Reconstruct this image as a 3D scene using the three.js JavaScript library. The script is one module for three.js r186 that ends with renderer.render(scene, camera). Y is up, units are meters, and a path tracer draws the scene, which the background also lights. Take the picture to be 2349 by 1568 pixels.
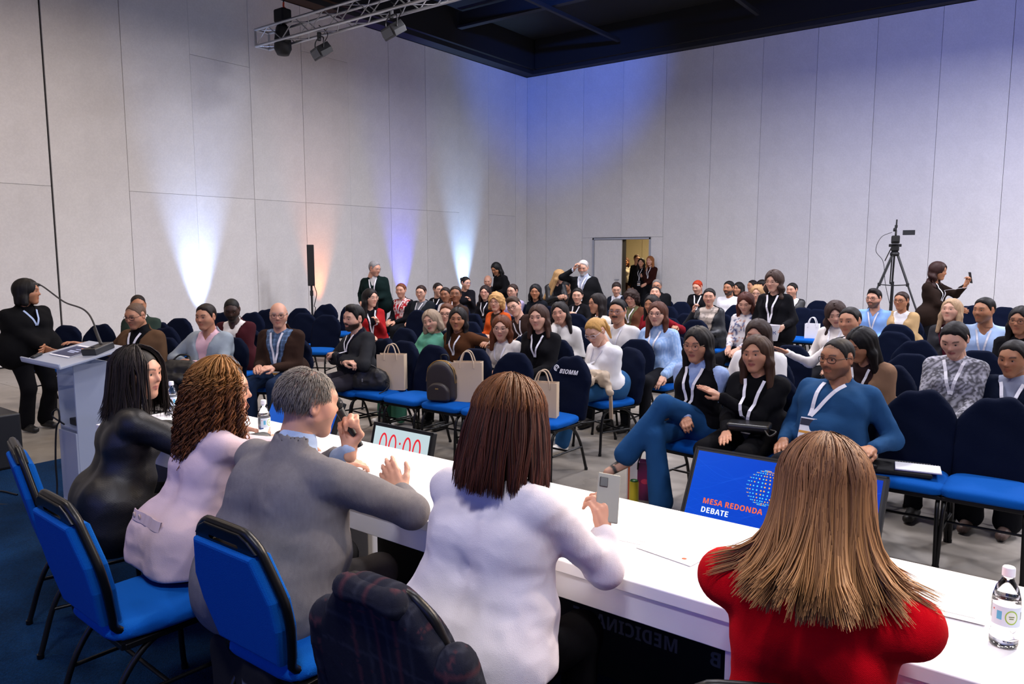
import * as THREE from 'three';
import { RoundedBoxGeometry } from 'three/addons/geometries/RoundedBoxGeometry.js';
import { mergeGeometries, mergeVertices, toCreasedNormals } from 'three/addons/utils/BufferGeometryUtils.js';
import { RectAreaLightUniformsLib } from 'three/addons/lights/RectAreaLightUniformsLib.js';
import { TextGeometry } from 'three/addons/geometries/TextGeometry.js';
import { FontLoader } from 'three/addons/loaders/FontLoader.js';

// ---------------------------------------------------------------- camera, light, exposure
const V = (x, y, z) => new THREE.Vector3(x, y, z);
const scene = new THREE.Scene();
scene.background = new THREE.Color(0x050507);
const FPX = 1718, CAMH = 1.72, YAW = 37 * Math.PI / 180, PITCH = Math.atan(204 / FPX);
const camera = new THREE.PerspectiveCamera(2 * Math.atan(784 / FPX) * 180 / Math.PI, 2349 / 1568, 0.05, 80);
camera.position.set(0, CAMH, 0);
camera.rotation.order = 'YXZ';
camera.rotation.set(-PITCH, YAW, 0);
camera.updateMatrixWorld(true);
scene.add(camera);
const renderer = new THREE.WebGLRenderer({ antialias: true });
renderer.toneMapping = THREE.LinearToneMapping;
renderer.toneMappingExposure = 1.0;
renderer.shadowMap.enabled = true;
RectAreaLightUniformsLib.init();

function spot(color, power, pos, target, angle, penumbra, size) {
  const l = new THREE.SpotLight(color, power, 0, angle, penumbra, 2);
  l.position.set(...pos); l.target.position.set(...target);
  l.castShadow = true; l.shadow.radius = size || 4; l.shadow.mapSize.set(1024, 1024); l.shadow.bias = -0.0005;
  scene.add(l); scene.add(l.target); return l;
}
function area(color, inten, w, h, pos, target) {
  const l = new THREE.RectAreaLight(color, inten, w, h);
  l.position.set(...pos); l.lookAt(...target); scene.add(l); return l;
}
// house floods hanging under the black ceiling (their fittings are built with the room); they shine down, so the wall tops stay dim
const HY = 5.72;
const HOUSE = [[-7.43, -9.15], [-5.75, -9.95], [-9.6, -4.6], [-6.4, -6.2], [-2.4, -10.6], [-2.8, -5.6], [1.6, -7.4], [2.6, -13.2], [6.2, -9.6], [-8.6, -.6], [-4.6, -.9], [-.1, .5], [3.6, -1.2]];
const HOUSEL = ['glaring warm flood lamp hanging below the black ceiling near the truss', 'bright linear lamp hanging beside the ceiling beams', ...['above the rows near the left wall', 'above the central rows', 'above the rear rows', 'above the front rows', 'above the right hand rows', 'near the back wall', 'above the right wall side', 'above the lectern', 'above the stage near the lectern side', 'above the stage behind the panel', 'above the stage away from the lectern'].map(t => 'rectangular white flood lamp hanging ' + t)];
const HI = [.8, .75, .3, .6, 1.6, .85, 1.35, 2.7, 1.8, .25, .5, .85, .9];
HOUSE.forEach(([x, z], i) => area(i === 2 || i === 9 ? 0xffe4cc : i === 3 || i === 10 ? 0xfff0e6 : 0xf4f2ff, 112 * HI[i], 1.1, 0.5, [x, HY, z], [x, 0, z]));
// stage floods on the truss, aimed at the panel table
const KEYS = [[-2.6, 5.1, -8.1], [-0.2, 5.1, -8.1], [2.0, 5.1, -8.1]];
const KT = [[-2.6, .8, -1.8], [-1.2, .8, -1.8], [-.2, .8, -1.8]];
KEYS.forEach((k, i) => spot(0xffe2bb, 100, k, KT[i], 0.36, 0.7, 6));
// blue image wall at the back of the stage, behind the photographer
area(0x6c88ff, 1.4, 7.0, 3.2, [-2.0, 2.9, 3.86], [-2.0, 2.6, -10]);
// blue wash from the truss onto the far corner of the room
spot(0x3a6ae8, 190, [-6.2, 6.75, -10.2], [-11.6, 6.7, -17.6], 0.40, 1, 4);
spot(0x3c62e0, 90, [-0.6, 6.75, -9.6], [-1.6, 6.6, -17.6], 0.8, 1, 4);

// pixel of the photograph -> point of the room (rays through the lens, met with a height or a plane)
const CAM = camera.position.clone(), QC = camera.quaternion.clone();
const ray = (px, py) => V((px - 1174.5) / FPX, -(py - 784) / FPX, -1).applyQuaternion(QC);
const atH = (px, py, h) => { const r = ray(px, py); return CAM.clone().addScaledVector(r, (h - CAMH) / r.y); };
const atZ = (px, py, z) => { const r = ray(px, py); return CAM.clone().addScaledVector(r, z / r.z); };
const atX = (px, py, x) => { const r = ray(px, py); return CAM.clone().addScaledVector(r, x / r.x); };

// ---------------------------------------------------------------- helpers
let seedState = 12345;
const rnd = () => { seedState |= 0; seedState = seedState + 0x6D2B79F5 | 0; let t = Math.imul(seedState ^ seedState >>> 15, 1 | seedState); t = t + Math.imul(t ^ t >>> 7, 61 | t) ^ t; return ((t ^ t >>> 14) >>> 0) / 4294967296; };
const rr = (a, b) => a + (b - a) * rnd();
const seed = n => { seedState = n * 7919 + 13; };
const lerp = (a, b, t) => a + (b - a) * t, clamp = (x, a = 0, b = 1) => Math.min(b, Math.max(a, x));
const sst = (a, b, x) => { const t = clamp((x - a) / (b - a)); return t * t * (3 - 2 * t); };
function hash3(i, j, k) { let h = Math.imul(i, 374761393) + Math.imul(j, 668265263) + Math.imul(k, 2147483647 - 1013904223); h = Math.imul(h ^ h >>> 13, 1274126177); return ((h ^ h >>> 16) >>> 0) / 4294967296; }
function vnoise(x, y, z) {
  const i = Math.floor(x), j = Math.floor(y), k = Math.floor(z); let u = x - i, v = y - j, w = z - k;
  u = u * u * (3 - 2 * u); v = v * v * (3 - 2 * v); w = w * w * (3 - 2 * w);
  const L = (a, b, t) => a + (b - a) * t;
  return L(L(L(hash3(i, j, k), hash3(i + 1, j, k), u), L(hash3(i, j + 1, k), hash3(i + 1, j + 1, k), u), v),
    L(L(hash3(i, j, k + 1), hash3(i + 1, j, k + 1), u), L(hash3(i, j + 1, k + 1), hash3(i + 1, j + 1, k + 1), u), v), w);
}
// tileable 2d noise on a period
function tnoise(x, y, per, s) {
  const i = Math.floor(x), j = Math.floor(y); let u = x - i, v = y - j; u = u * u * (3 - 2 * u); v = v * v * (3 - 2 * v);
  const m = n => ((n % per) + per) % per, h = (a, b) => hash3(m(a), m(b), s);
  return lerp(lerp(h(i, j), h(i + 1, j), u), lerp(h(i, j + 1), h(i + 1, j + 1), u), v);
}
function fbm(u, v, per, s, oct = 4) { let a = 0, w = 0.5, p = per; for (let o = 0; o < oct; o++) { a += w * tnoise(u * p, v * p, p, s + o); p *= 2; w *= 0.5; } return a / (1 - Math.pow(0.5, oct)); }
function tex(n, fn, srgb) {           // fn(u,v) -> [r,g,b] 0..255
  const d = new Uint8Array(n * n * 4);
  for (let y = 0; y < n; y++) for (let x = 0; x < n; x++) { const c = fn(x / n, y / n), o = (y * n + x) * 4; d[o] = c[0]; d[o + 1] = c[1]; d[o + 2] = c[2]; d[o + 3] = 255; }
  const t = new THREE.DataTexture(d, n, n); t.wrapS = t.wrapT = THREE.RepeatWrapping; t.magFilter = THREE.LinearFilter; t.minFilter = THREE.LinearMipmapLinearFilter; t.generateMipmaps = true;
  if (srgb) t.colorSpace = THREE.SRGBColorSpace; t.needsUpdate = true; return t;
}
const rep = (t, a, b = a) => { const c = t.clone(); c.repeat.set(a, b); c.needsUpdate = true; return c; };
const mat = (color, rough = 0.7, o = {}) => new THREE.MeshStandardMaterial({ color, roughness: rough, ...o });
const phys = (color, rough, o = {}) => new THREE.MeshPhysicalMaterial({ color, roughness: rough, ...o });

const names = new Map();
function numbered(n) { const k = names.get(n) || 0; names.set(n, k + 1); return k ? n + '_' + String(k).padStart(3, '0') : n; }
function shadow(o) { o.traverse(m => { if (m.isMesh) { m.castShadow = true; m.receiveShadow = true; } }); return o; }
function tag(o, label, category, group) { o.userData.label = label; o.userData.category = category; if (group) o.userData.group = group; return o; }
function part(name, geo, m, parent, label) {
  const g = Array.isArray(geo) ? merge(geo) : geo;
  const o = new THREE.Mesh(g, m); o.name = name; o.castShadow = o.receiveShadow = true; parent.add(o); if (label) o.userData.label = label; return o;
}
function thing(name, label, category, pos, turn = 0, group) {
  const o = new THREE.Group(); o.name = numbered(name); scene.add(o);
  if (pos) o.position.set(pos[0], pos[1], pos[2]); o.rotation.y = turn; tag(o, label, category, group); return o;
}
function solo(name, geo, m, label, category, group) {
  const o = part(numbered(name), geo, m, scene); return tag(o, label, category, group);
}
function struct(name, geo, m, parent = scene, label) { const o = part(name, geo, m, parent, label); if (parent === scene) o.userData.kind = 'structure'; return o; }
function dup(src, pos, turn, label, group) { const r = src.clone(); r.name = numbered(src.name.replace(/_\d{3}$/, '')); r.userData = { ...src.userData }; scene.add(r); r.position.set(...pos); r.rotation.y = turn; if (label) r.userData.label = label; if (group) r.userData.group = group; return r; }
function merge(list) {
  list = list.map(g => { g = g.index ? g.toNonIndexed() : g; for (const k of Object.keys(g.attributes)) if (!['position', 'normal', 'uv', 'color'].includes(k)) g.deleteAttribute(k); return g; });
  const uv = list.every(g => g.attributes.uv), co = list.every(g => g.attributes.color);
  for (const g of list) { if (!uv && g.attributes.uv) g.deleteAttribute('uv'); if (!co && g.attributes.color) g.deleteAttribute('color'); if (!g.attributes.normal) g.computeVertexNormals(); }
  return list.length === 1 ? list[0] : mergeGeometries(list, false);
}
const tf = (g, x = 0, y = 0, z = 0, rx = 0, ry = 0, rz = 0) => g.applyMatrix4(new THREE.Matrix4().compose(V(x, y, z), new THREE.Quaternion().setFromEuler(new THREE.Euler(rx, ry, rz, 'YXZ')), V(1, 1, 1)));
const box = (w, h, d, x = 0, y = 0, z = 0) => new THREE.BoxGeometry(w, h, d).translate(x, y, z);
const rbox = (w, h, d, r, x = 0, y = 0, z = 0, s = 2) => new RoundedBoxGeometry(w, h, d, s, r).translate(x, y, z);
const cyl = (r0, r1, h, n = 16, x = 0, y = 0, z = 0) => new THREE.CylinderGeometry(r0, r1, h, n).translate(x, y, z);
const lathe = (pts, n = 24) => new THREE.LatheGeometry(pts.map(p => new THREE.Vector2(p[0], p[1])), n);
function bar(a, b, r, n = 8) { const d = b.clone().sub(a), l = d.length(); const g = new THREE.CylinderGeometry(r, r, l, n); g.applyQuaternion(new THREE.Quaternion().setFromUnitVectors(V(0, 1, 0), d.normalize())); const m = a.clone().add(b).multiplyScalar(0.5); return g.translate(m.x, m.y, m.z); }
function tube(pts, r, seg = 24, n = 6, closed = false) { return new THREE.TubeGeometry(new THREE.CatmullRomCurve3(pts.map(p => p.isVector3 ? p : V(...p)), closed, 'centripetal'), seg, r, n, closed); }
function metreUV(g) { // box projection in metres
  const p = g.attributes.position; if (!g.attributes.normal) g.computeVertexNormals(); const n = g.attributes.normal, uv = new Float32Array(p.count * 2);
  for (let i = 0; i < p.count; i++) { const ax = Math.abs(n.getX(i)), ay = Math.abs(n.getY(i)), az = Math.abs(n.getZ(i)); let u, v; if (ay >= ax && ay >= az) { u = p.getX(i); v = p.getZ(i); } else if (ax >= az) { u = p.getZ(i); v = p.getY(i); } else { u = p.getX(i); v = p.getY(i); } uv[2 * i] = u; uv[2 * i + 1] = v; }
  g.setAttribute('uv', new THREE.BufferAttribute(uv, 2)); return g;
}
// extruded outline with rounded edge: outline [[x,y]..]
function slab(outline, depth, bevel, holes = [], smooth = false) {
  const s = new THREE.Shape(smooth ? new THREE.SplineCurve(outline.map(p => new THREE.Vector2(...p))).getPoints(outline.length * 5) : outline.map(p => new THREE.Vector2(...p)));
  for (const h of holes) s.holes.push(new THREE.Path(h.map(p => new THREE.Vector2(...p))));
  return new THREE.ExtrudeGeometry(s, { depth, bevelEnabled: bevel > 0, bevelSize: bevel, bevelThickness: bevel, bevelOffset: -bevel, bevelSegments: 3, curveSegments: 8 });
}
const fontBold = await new FontLoader().loadAsync('fonts/droid/droid_sans_bold.typeface.json');
const fontReg = await new FontLoader().loadAsync('fonts/droid/droid_sans_regular.typeface.json');
function canvasTex(w, h, draw) { const c = document.createElement('canvas'); c.width = w; c.height = h; draw(c.getContext('2d'), w, h); const t = new THREE.CanvasTexture(c); t.colorSpace = THREE.SRGBColorSpace; return t; }
// ---------------------------------------------------------------- the room
const XL = -12.78, ZB = -17.67, XR = 12.0, ZF = 6.0, HW = 6.62, HC = 7.5, PW = 1.2;
const wallBump = tex(256, (u, v) => { const a = fbm(u, v, 32, 3, 3) * 120 + (hash3(u * 256 | 0, v * 256 | 0, 9)) * 110; return [a, a, a]; });
const wallTone = tex(256, (u, v) => { const a = fbm(u, v, 4, 11, 5), f = fbm(u, v, 48, 21, 2); const k = 226 + (a - .5) * 14 + (f - .5) * 10; return [k, k - 1, k - 2]; }, true);
const wallMats = [0xfcfbfa, 0xf8f7f6, 0xfaf9f7, 0xf7f6f6].map(c => mat(c, 0.86, { map: wallTone, bumpMap: rep(wallBump, 6), bumpScale: 0.0012 }));
const gapMat = mat(0x2a292b, 0.9);
const blackMat = mat(0x0b0b0d, 0.85);

const concTex = tex(1024, (u, v) => {
  const a = fbm(u, v, 4, 1, 6), b = fbm(u, v, 9, 7, 5), c = fbm(u, v, 64, 15, 3), d = fbm(u + .3, v, 3, 29, 5);
  let k = 152 + (a - .5) * 74 + (b - .5) * 42 + (c - .5) * 24; if (d > .6) k += (d - .6) * 120; if (d < .36) k -= (.36 - d) * 150;
  return [k + 1, k - 2, k - 7];
}, true);
const concRough = tex(512, (u, v) => { const a = fbm(u, v, 6, 41, 5); const k = 100 + (a - .5) * 120; return [k, k, k]; });
const concMat = mat(0xe6dfd6, 0.95, { map: rep(concTex, 1 / 5.5), roughnessMap: rep(concRough, 1 / 5.5), });
const floorBase = struct('floor', metreUV(box(XR - XL + .6, .12, ZF - ZB + .6, (XL + XR) / 2, -.13, (ZB + ZF) / 2)), gapMat);
{ // concrete slabs with saw-cut joints
  const xs = [XL, -8.9, -5.1, -1.32, 2.5, 6.3, 10, XR], zs = [ZB, -14.4, -10.9, -7.35, -3.75, 0, 3.5, ZF];
  for (let i = 0; i < xs.length - 1; i++) for (let j = 0; j < zs.length - 1; j++) {
    const g = metreUV(box(xs[i + 1] - xs[i] - .006, .07, zs[j + 1] - zs[j] - .006, (xs[i] + xs[i + 1]) / 2, -.035, (zs[j] + zs[j + 1]) / 2));
    part('slab', g, concMat, floorBase);
  }
}
// left wall: runs along z at x = XL, panels one by one
{
  const w = struct('wall_left', box(.2, HC, ZF - ZB + .4, XL - .13, HC / 2, (ZB + ZF) / 2), gapMat);
  const splits = [[], [2.75], [], [2.75], [2.75], [2.75], [2.75, 5.75], [2.75], [2.75, 5.2], [2.75]];
  let z = ZB, k = 0, first = 0.55; const rows = [];
  while (z < ZF) { const wd = k === 0 ? first : PW; const z1 = Math.min(z + wd, ZF); rows.push([z, z1, k]); z = z1; k++; }
  for (const [a, b, i] of rows) {
    const g0 = i === 10 ? .03 : .007, cuts = [0.02, ...(splits[i % 10] || []), HW - .01];
    for (let c = 0; c < cuts.length - 1; c++) {
      const y0 = cuts[c], y1 = cuts[c + 1] - .005;
      const g = metreUV(box(.03 , y1 - y0, b - a - g0, XL - .015 - (i % 3) * .003, (y0 + y1) / 2, (a + b) / 2 - g0 / 2));
      part('wall_panel', g, wallMats[(i * 7 + c * 3) % 4], w);
    }
  }
}
// back wall: along x at z = ZB, with the double door
const DX0 = atZ(1363, 600, ZB).x, DX1 = atZ(1426, 600, ZB).x, DX2 = atZ(1489, 600, ZB).x, DTOP = atZ(1425, 549, ZB).y;
{
  const w = struct('wall_back', [
    box(DX1 - XL, HC, .2, (DX1 + XL) / 2, HC / 2, ZB - .14), box(XR - DX2, HC, .2, (XR + DX2) / 2, HC / 2, ZB - .14),
    box(DX2 - DX1, HC - DTOP, .2, (DX1 + DX2) / 2, (HC + DTOP) / 2, ZB - .14)], gapMat);
  let x = XL, k = 0;
  const seams = [XL]; x = atZ(1252, 600, ZB).x; while (x < XR) { seams.push(x); x += PW; } seams.push(XR);
  for (let i = 0; i < seams.length - 1; i++) {
    const a = seams[i] + .0035, b = seams[i + 1] - .0035;
    const put = (x0, x1, y0, y1) => { if (x1 - x0 > .02) part('wall_panel', metreUV(box(x1 - x0, y1 - y0, .03, (x0 + x1) / 2, (y0 + y1) / 2, ZB - .015 - (i % 3) * .003)), wallMats[(i * 5 + 1) % 4], w); };
    const d0 = DX0 - .04, d1 = DX2 + .04;
    if (b < d0 || a > d1) put(a, b, .02, HW - .01);
    else { put(a, b, DTOP + .06, HW - .01); if (a < d0) put(a, d0 - .003, .02, DTOP + .055); if (b > d1) put(d1 + .003, b, .02, DTOP + .055); }
  }
  const dm = mat(0xc9c8cb, .6), fr = mat(0xa9adb6, .45, { metalness: .3 });
  const d = struct('door_1', rbox(DX1 - DX0 - .012, DTOP - .02, .045, .004, (DX0 + DX1) / 2, DTOP / 2, ZB - .0175), wallMats[1]);
  part('handle', [tube([[DX1 - .07, 1.02, ZB + .01], [DX1 - .07, 1.02, ZB + .05], [DX1 - .18, 1.02, ZB + .05]], .009, 12, 8)], fr, d);
  const f = struct('trim_1', [box(.045, DTOP + .05, .06, DX0 - .022, (DTOP + .05) / 2, ZB + .003), box(.045, DTOP + .05, .06, DX2 + .022, (DTOP + .05) / 2, ZB + .003), box(DX2 - DX0 + .09, .045, .06, (DX0 + DX2) / 2, DTOP + .022, ZB + .003)], fr);
  // open leaf swung into the corridor
  const leaf = struct('door_2', rbox(.045, DTOP - .03, DX2 - DX1 - .02, .004, DX2 + .03, DTOP / 2, ZB - .26 - (DX2 - DX1) / 2), wallMats[1]);
  part('handle', tube([[DX2, 1.02, ZB - .9], [DX2 - .05, 1.02, ZB - .9], [DX2 - .05, 1.02, ZB - .78]], .009, 12, 8), fr, leaf);
}
// corridor beyond the door
{
  const cw = mat(0xcfc6ad, .85, { map: wallTone });
  const cz = ZB - .24, L = 4.2;
  const c = struct('wall_corridor', metreUV(box(7, 3, .1, DX1, 1.5, cz - L)), cw);
  part('wall_panel', metreUV(box(1.05, 2.98, .03, DX1 - 1.12, 1.5, cz - L + .065)), cw, c);
  part('wall_panel', metreUV(box(1.05, 2.98, .03, DX1 - .06, 1.5, cz - L + .065)), cw, c);
  part('wall_panel', metreUV(box(1.05, 2.98, .03, DX1 + 1.0, 1.5, cz - L + .065)), cw, c);
  struct('floor_corridor', metreUV(box(7, .1, L, DX1, -.05, cz - L / 2)), concMat);
  struct('ceiling_corridor', box(7, .1, L, DX1, 3.0, cz - L / 2), cw);
  struct('wall_corridor_left', box(.1, 3, L, DX1 - 3.5, 1.5, cz - L / 2), cw);
  struct('wall_corridor_right', box(.1, 3, L, DX1 + 3.5, 1.5, cz - L / 2), cw);
  const lp = thing('ceiling_panel_light', 'flat square ceiling light in the corridor beyond the open door', 'light', [DX1 + .2, 2.94, cz - 1.9]);
  part('frame', rbox(.64, .03, .64, .005), mat(0xdddddd, .5), lp); part('diffuser', box(.58, .012, .58, 0, -.016, 0), mat(0xffffff, .5, { emissive: 0xffe9c0, emissiveIntensity: 2 }), lp);
  area(0xffe2b0, 150, .58, .58, [DX1 + .2, 2.9, cz - 1.9], [DX1 + .2, 0, cz - 1.9]);
}
struct('wall_right', box(.2, HC, ZF - ZB + .4, XR + .1, HC / 2, (ZB + ZF) / 2), wallMats[1]);
struct('wall_front', box(XR - XL + .4, HC, .2, (XL + XR) / 2, HC / 2, ZF + .1), wallMats[2]);
// black ceiling with its edge soffit, beams and grid bars
{
  const c = struct('ceiling', box(XR - XL + .6, .15, ZF - ZB + .6, (XL + XR) / 2, HC + .075, (ZB + ZF) / 2), blackMat);
  const soff = mat(0x15171c, .7);
  struct('trim_2', [box(.34, .10, ZF - ZB, XL + .17, HW + .05, (ZB + ZF) / 2)], soff);
  struct('trim_3', [box(XR - XL - .34, .10, .22, (XL + XR) / 2 + .17, HW + .05, ZB + .11)], soff);
  struct('trim_4', [box(.10, HC - HW - .1, ZF - ZB, XL + .40, (HC + HW + .1) / 2, (ZB + ZF) / 2), box(XR - XL - .5, HC - HW - .1, .1, (XL + XR) / 2 + .25, (HC + HW + .1) / 2, ZB + .28)], blackMat);
  const steel = mat(0x131417, .7);
  for (const z of [-14.2, -10.9, -7.6, -4.3, -1, 2.4]) part('beam', [box(XR - XL - 1, .05, .16, (XL + XR) / 2, HC - .42, z), box(XR - XL - 1, .34, .03, (XL + XR) / 2, HC - .24, z)], steel, c);
  for (const x of [-9.6, -6.1, -2.6, .9, 4.4, 7.9]) part('grid_bar', rbox(.09, .09, ZF - ZB - 1, .01, x, HC - .5, (ZB + ZF) / 2), steel, c);
}
// blue carpet of the stage area
const carpetTex = tex(256, (u, v) => { const n = hash3(u * 256 | 0, v * 256 | 0, 5), a = fbm(u, v, 6, 31, 5), k = .72 + .3 * n + (a - .5) * .5; return [12 * k, 44 * k, 78 * k]; }, true);
const carpetBump = tex(256, (u, v) => { const n = 255 * hash3(u * 256 | 0, v * 256 | 0, 77); return [n, n, n]; });
struct('floor_carpet', metreUV(rbox(11, .012, 7.6, .004, -1.2, .006, .2)), phys(0xffffff, .98, { specularIntensity: .15, map: rep(carpetTex, .8), bumpMap: rep(carpetBump, 1.6), bumpScale: .004 }), scene);
// house floods hanging under the ceiling
for (const [i, [x, z]] of HOUSE.entries()) {
  const o = thing('hanging_flood_light', HOUSEL[i], 'light', [x, HY + .03, z], 0);
  part('housing', [box(1.16, .06, .56, 0, .05, 0), box(1.16, .1, .02, 0, .03, .28), box(1.16, .1, .02, 0, .03, -.28), box(.02, .1, .56, .58, .03, 0), box(.02, .1, .56, -.58, .03, 0)], blackMat, o);
  for (const s of [-.4, .4]) part('hanger', bar(V(s, .08, 0), V(s, HC - HY - .1, 0), .008), blackMat, o);
  part('lamp_face', box(1.1, .01, .5, 0, .012, 0), mat(0xffffff, .5, { emissive: 0xfff0dc, emissiveIntensity: 4 }), o);
}
// ---------------------------------------------------------------- smooth fields and people
// prim: [ax,ay,az, bx,by,bz, ra, rb]; a tapered capsule
const cap = (a, b, ra, rb = ra) => [a.x, a.y, a.z, b.x, b.y, b.z, ra, rb];
function capD(q, x, y, z) {
  const bx = q[3] - q[0], by = q[4] - q[1], bz = q[5] - q[2], px = x - q[0], py = y - q[1], pz = z - q[2];
  const l = bx * bx + by * by + bz * bz; let t = l > 1e-9 ? (px * bx + py * by + pz * bz) / l : 0; t = t < 0 ? 0 : t > 1 ? 1 : t;
  const dx = px - t * bx, dy = py - t * by, dz = pz - t * bz;
  return Math.sqrt(dx * dx + dy * dy + dz * dz) - (q[6] + (q[7] - q[6]) * t);
}
const smin = (a, b, k) => { const h = Math.max(k - Math.abs(a - b), 0) / k; return Math.min(a, b) - h * h * k * 0.25; };
const smax = (a, b, k) => -smin(-a, -b, k);
const evalPrims = (prims, k, x, y, z) => { let d = 1e3; for (const q of prims) { const e = capD(q, x, y, z); d = d > 500 ? e : smin(d, e, k); } return d; };
// nets: grid of samples -> closed smooth mesh
function nets(F, nx, ny, nz, ox, oy, oz, c) {
  const id = new Int32Array(nx * ny * nz).fill(-1), P = [], I = [], sx = 1, sy = nx, sz = nx * ny;
  for (let k = 0; k < nz - 1; k++) for (let j = 0; j < ny - 1; j++) { let o = j * sy + k * sz; for (let i = 0; i < nx - 1; i++, o++) {
    const f0 = F[o], f1 = F[o + 1], f2 = F[o + sy], f3 = F[o + sy + 1], f4 = F[o + sz], f5 = F[o + sz + 1], f6 = F[o + sz + sy], f7 = F[o + sz + sy + 1];
    const m = (f0 < 0) + (f1 < 0) + (f2 < 0) + (f3 < 0) + (f4 < 0) + (f5 < 0) + (f6 < 0) + (f7 < 0);
    if (m === 0 || m === 8) continue;
    let x = 0, y = 0, z = 0, n = 0;
    const e = (a, b, ax, ay, az, dx, dy, dz) => { if ((a < 0) !== (b < 0)) { const t = a / (a - b); x += ax + dx * t; y += ay + dy * t; z += az + dz * t; n++; } };
    e(f0, f1, 0, 0, 0, 1, 0, 0); e(f2, f3, 0, 1, 0, 1, 0, 0); e(f4, f5, 0, 0, 1, 1, 0, 0); e(f6, f7, 0, 1, 1, 1, 0, 0);
    e(f0, f2, 0, 0, 0, 0, 1, 0); e(f1, f3, 1, 0, 0, 0, 1, 0); e(f4, f6, 0, 0, 1, 0, 1, 0); e(f5, f7, 1, 0, 1, 0, 1, 0);
    e(f0, f4, 0, 0, 0, 0, 0, 1); e(f1, f5, 1, 0, 0, 0, 0, 1); e(f2, f6, 0, 1, 0, 0, 0, 1); e(f3, f7, 1, 1, 0, 0, 0, 1);
    id[o] = P.length / 3; P.push(ox + (i + x / n) * c, oy + (j + y / n) * c, oz + (k + z / n) * c);
  } }
  const quad = (a, b, d, e, flip) => { if (a < 0 || b < 0 || d < 0 || e < 0) return; if (flip) I.push(a, d, b, a, e, d); else I.push(a, b, d, a, d, e); };
  for (let k = 1; k < nz - 1; k++) for (let j = 1; j < ny - 1; j++) { let o = 1 + j * sy + k * sz; for (let i = 1; i < nx - 1; i++, o++) {
    const s = F[o] < 0;
    if (s !== (F[o + 1] < 0)) quad(id[o - sy - sz], id[o - sz], id[o], id[o - sy], !s);
    if (s !== (F[o + sy] < 0)) quad(id[o - sx - sz], id[o - sx], id[o], id[o - sz], !s);
    if (s !== (F[o + sz] < 0)) quad(id[o - sx - sy], id[o - sy], id[o], id[o - sx], !s);
  } }
  const g = new THREE.BufferGeometry(); g.setAttribute('position', new THREE.BufferAttribute(new Float32Array(P), 3)); g.setIndex(I); g.computeVertexNormals(); return g;
}
function fieldMesh(prims, cell, k, post, pad = 0) {
  let lo = [1e9, 1e9, 1e9], hi = [-1e9, -1e9, -1e9];
  for (const q of prims) for (let a = 0; a < 3; a++) { lo[a] = Math.min(lo[a], q[a] - q[6], q[a + 3] - q[7]); hi[a] = Math.max(hi[a], q[a] + q[6], q[a + 3] + q[7]); }
  const M = 2 * cell + k * .3 + pad; for (let a = 0; a < 3; a++) { lo[a] -= M; hi[a] += M; }
  const nx = Math.ceil((hi[0] - lo[0]) / cell) + 1, ny = Math.ceil((hi[1] - lo[1]) / cell) + 1, nz = Math.ceil((hi[2] - lo[2]) / cell) + 1;
  const F = new Float32Array(nx * ny * nz).fill(1e3);
  for (const q of prims) {
    const m = k + 1.5 * cell + pad, r = Math.max(q[6], q[7]) + m;
    const i0 = Math.max(0, Math.floor((Math.min(q[0], q[3]) - r - lo[0]) / cell)), i1 = Math.min(nx - 1, Math.ceil((Math.max(q[0], q[3]) + r - lo[0]) / cell));
    const j0 = Math.max(0, Math.floor((Math.min(q[1], q[4]) - r - lo[1]) / cell)), j1 = Math.min(ny - 1, Math.ceil((Math.max(q[1], q[4]) + r - lo[1]) / cell));
    const k0 = Math.max(0, Math.floor((Math.min(q[2], q[5]) - r - lo[2]) / cell)), k1 = Math.min(nz - 1, Math.ceil((Math.max(q[2], q[5]) + r - lo[2]) / cell));
    for (let kk = k0; kk <= k1; kk++) for (let j = j0; j <= j1; j++) { let o = i0 + j * nx + kk * nx * ny; for (let i = i0; i <= i1; i++, o++) {
      const d = capD(q, lo[0] + i * cell, lo[1] + j * cell, lo[2] + kk * cell); if (d > m) continue;
      const f = F[o]; F[o] = f > 500 ? d : smin(f, d, k);
    } }
  }
  if (post) { let o = 0; for (let kk = 0; kk < nz; kk++) for (let j = 0; j < ny; j++) for (let i = 0; i < nx; i++, o++) { const f = F[o]; if (f < 500 && f > -.12) F[o] = post(lo[0] + i * cell, lo[1] + j * cell, lo[2] + kk * cell, f); } }
  return nets(F, nx, ny, nz, lo[0], lo[1], lo[2], cell);
}
function fnMesh(lo, hi, cell, fn) {
  const nx = Math.ceil((hi[0] - lo[0]) / cell) + 1, ny = Math.ceil((hi[1] - lo[1]) / cell) + 1, nz = Math.ceil((hi[2] - lo[2]) / cell) + 1, F = new Float32Array(nx * ny * nz);
  let o = 0; for (let k = 0; k < nz; k++) for (let j = 0; j < ny; j++) for (let i = 0; i < nx; i++, o++) F[o] = fn(lo[0] + i * cell, lo[1] + j * cell, lo[2] + k * cell);
  return nets(F, nx, ny, nz, lo[0], lo[1], lo[2], cell);
}
const ell = (x, y, z, cx, cy, cz, rx, ry, rz) => { const a = (x - cx) / rx, b = (y - cy) / ry, c = (z - cz) / rz, k0 = Math.sqrt(a * a + b * b + c * c), a2 = a / rx, b2 = b / ry, c2 = c / rz, k1 = Math.sqrt(a2 * a2 + b2 * b2 + c2 * c2); return k1 < 1e-9 ? -Math.min(rx, ry, rz) : k0 * (k0 - 1) / k1; };
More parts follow.
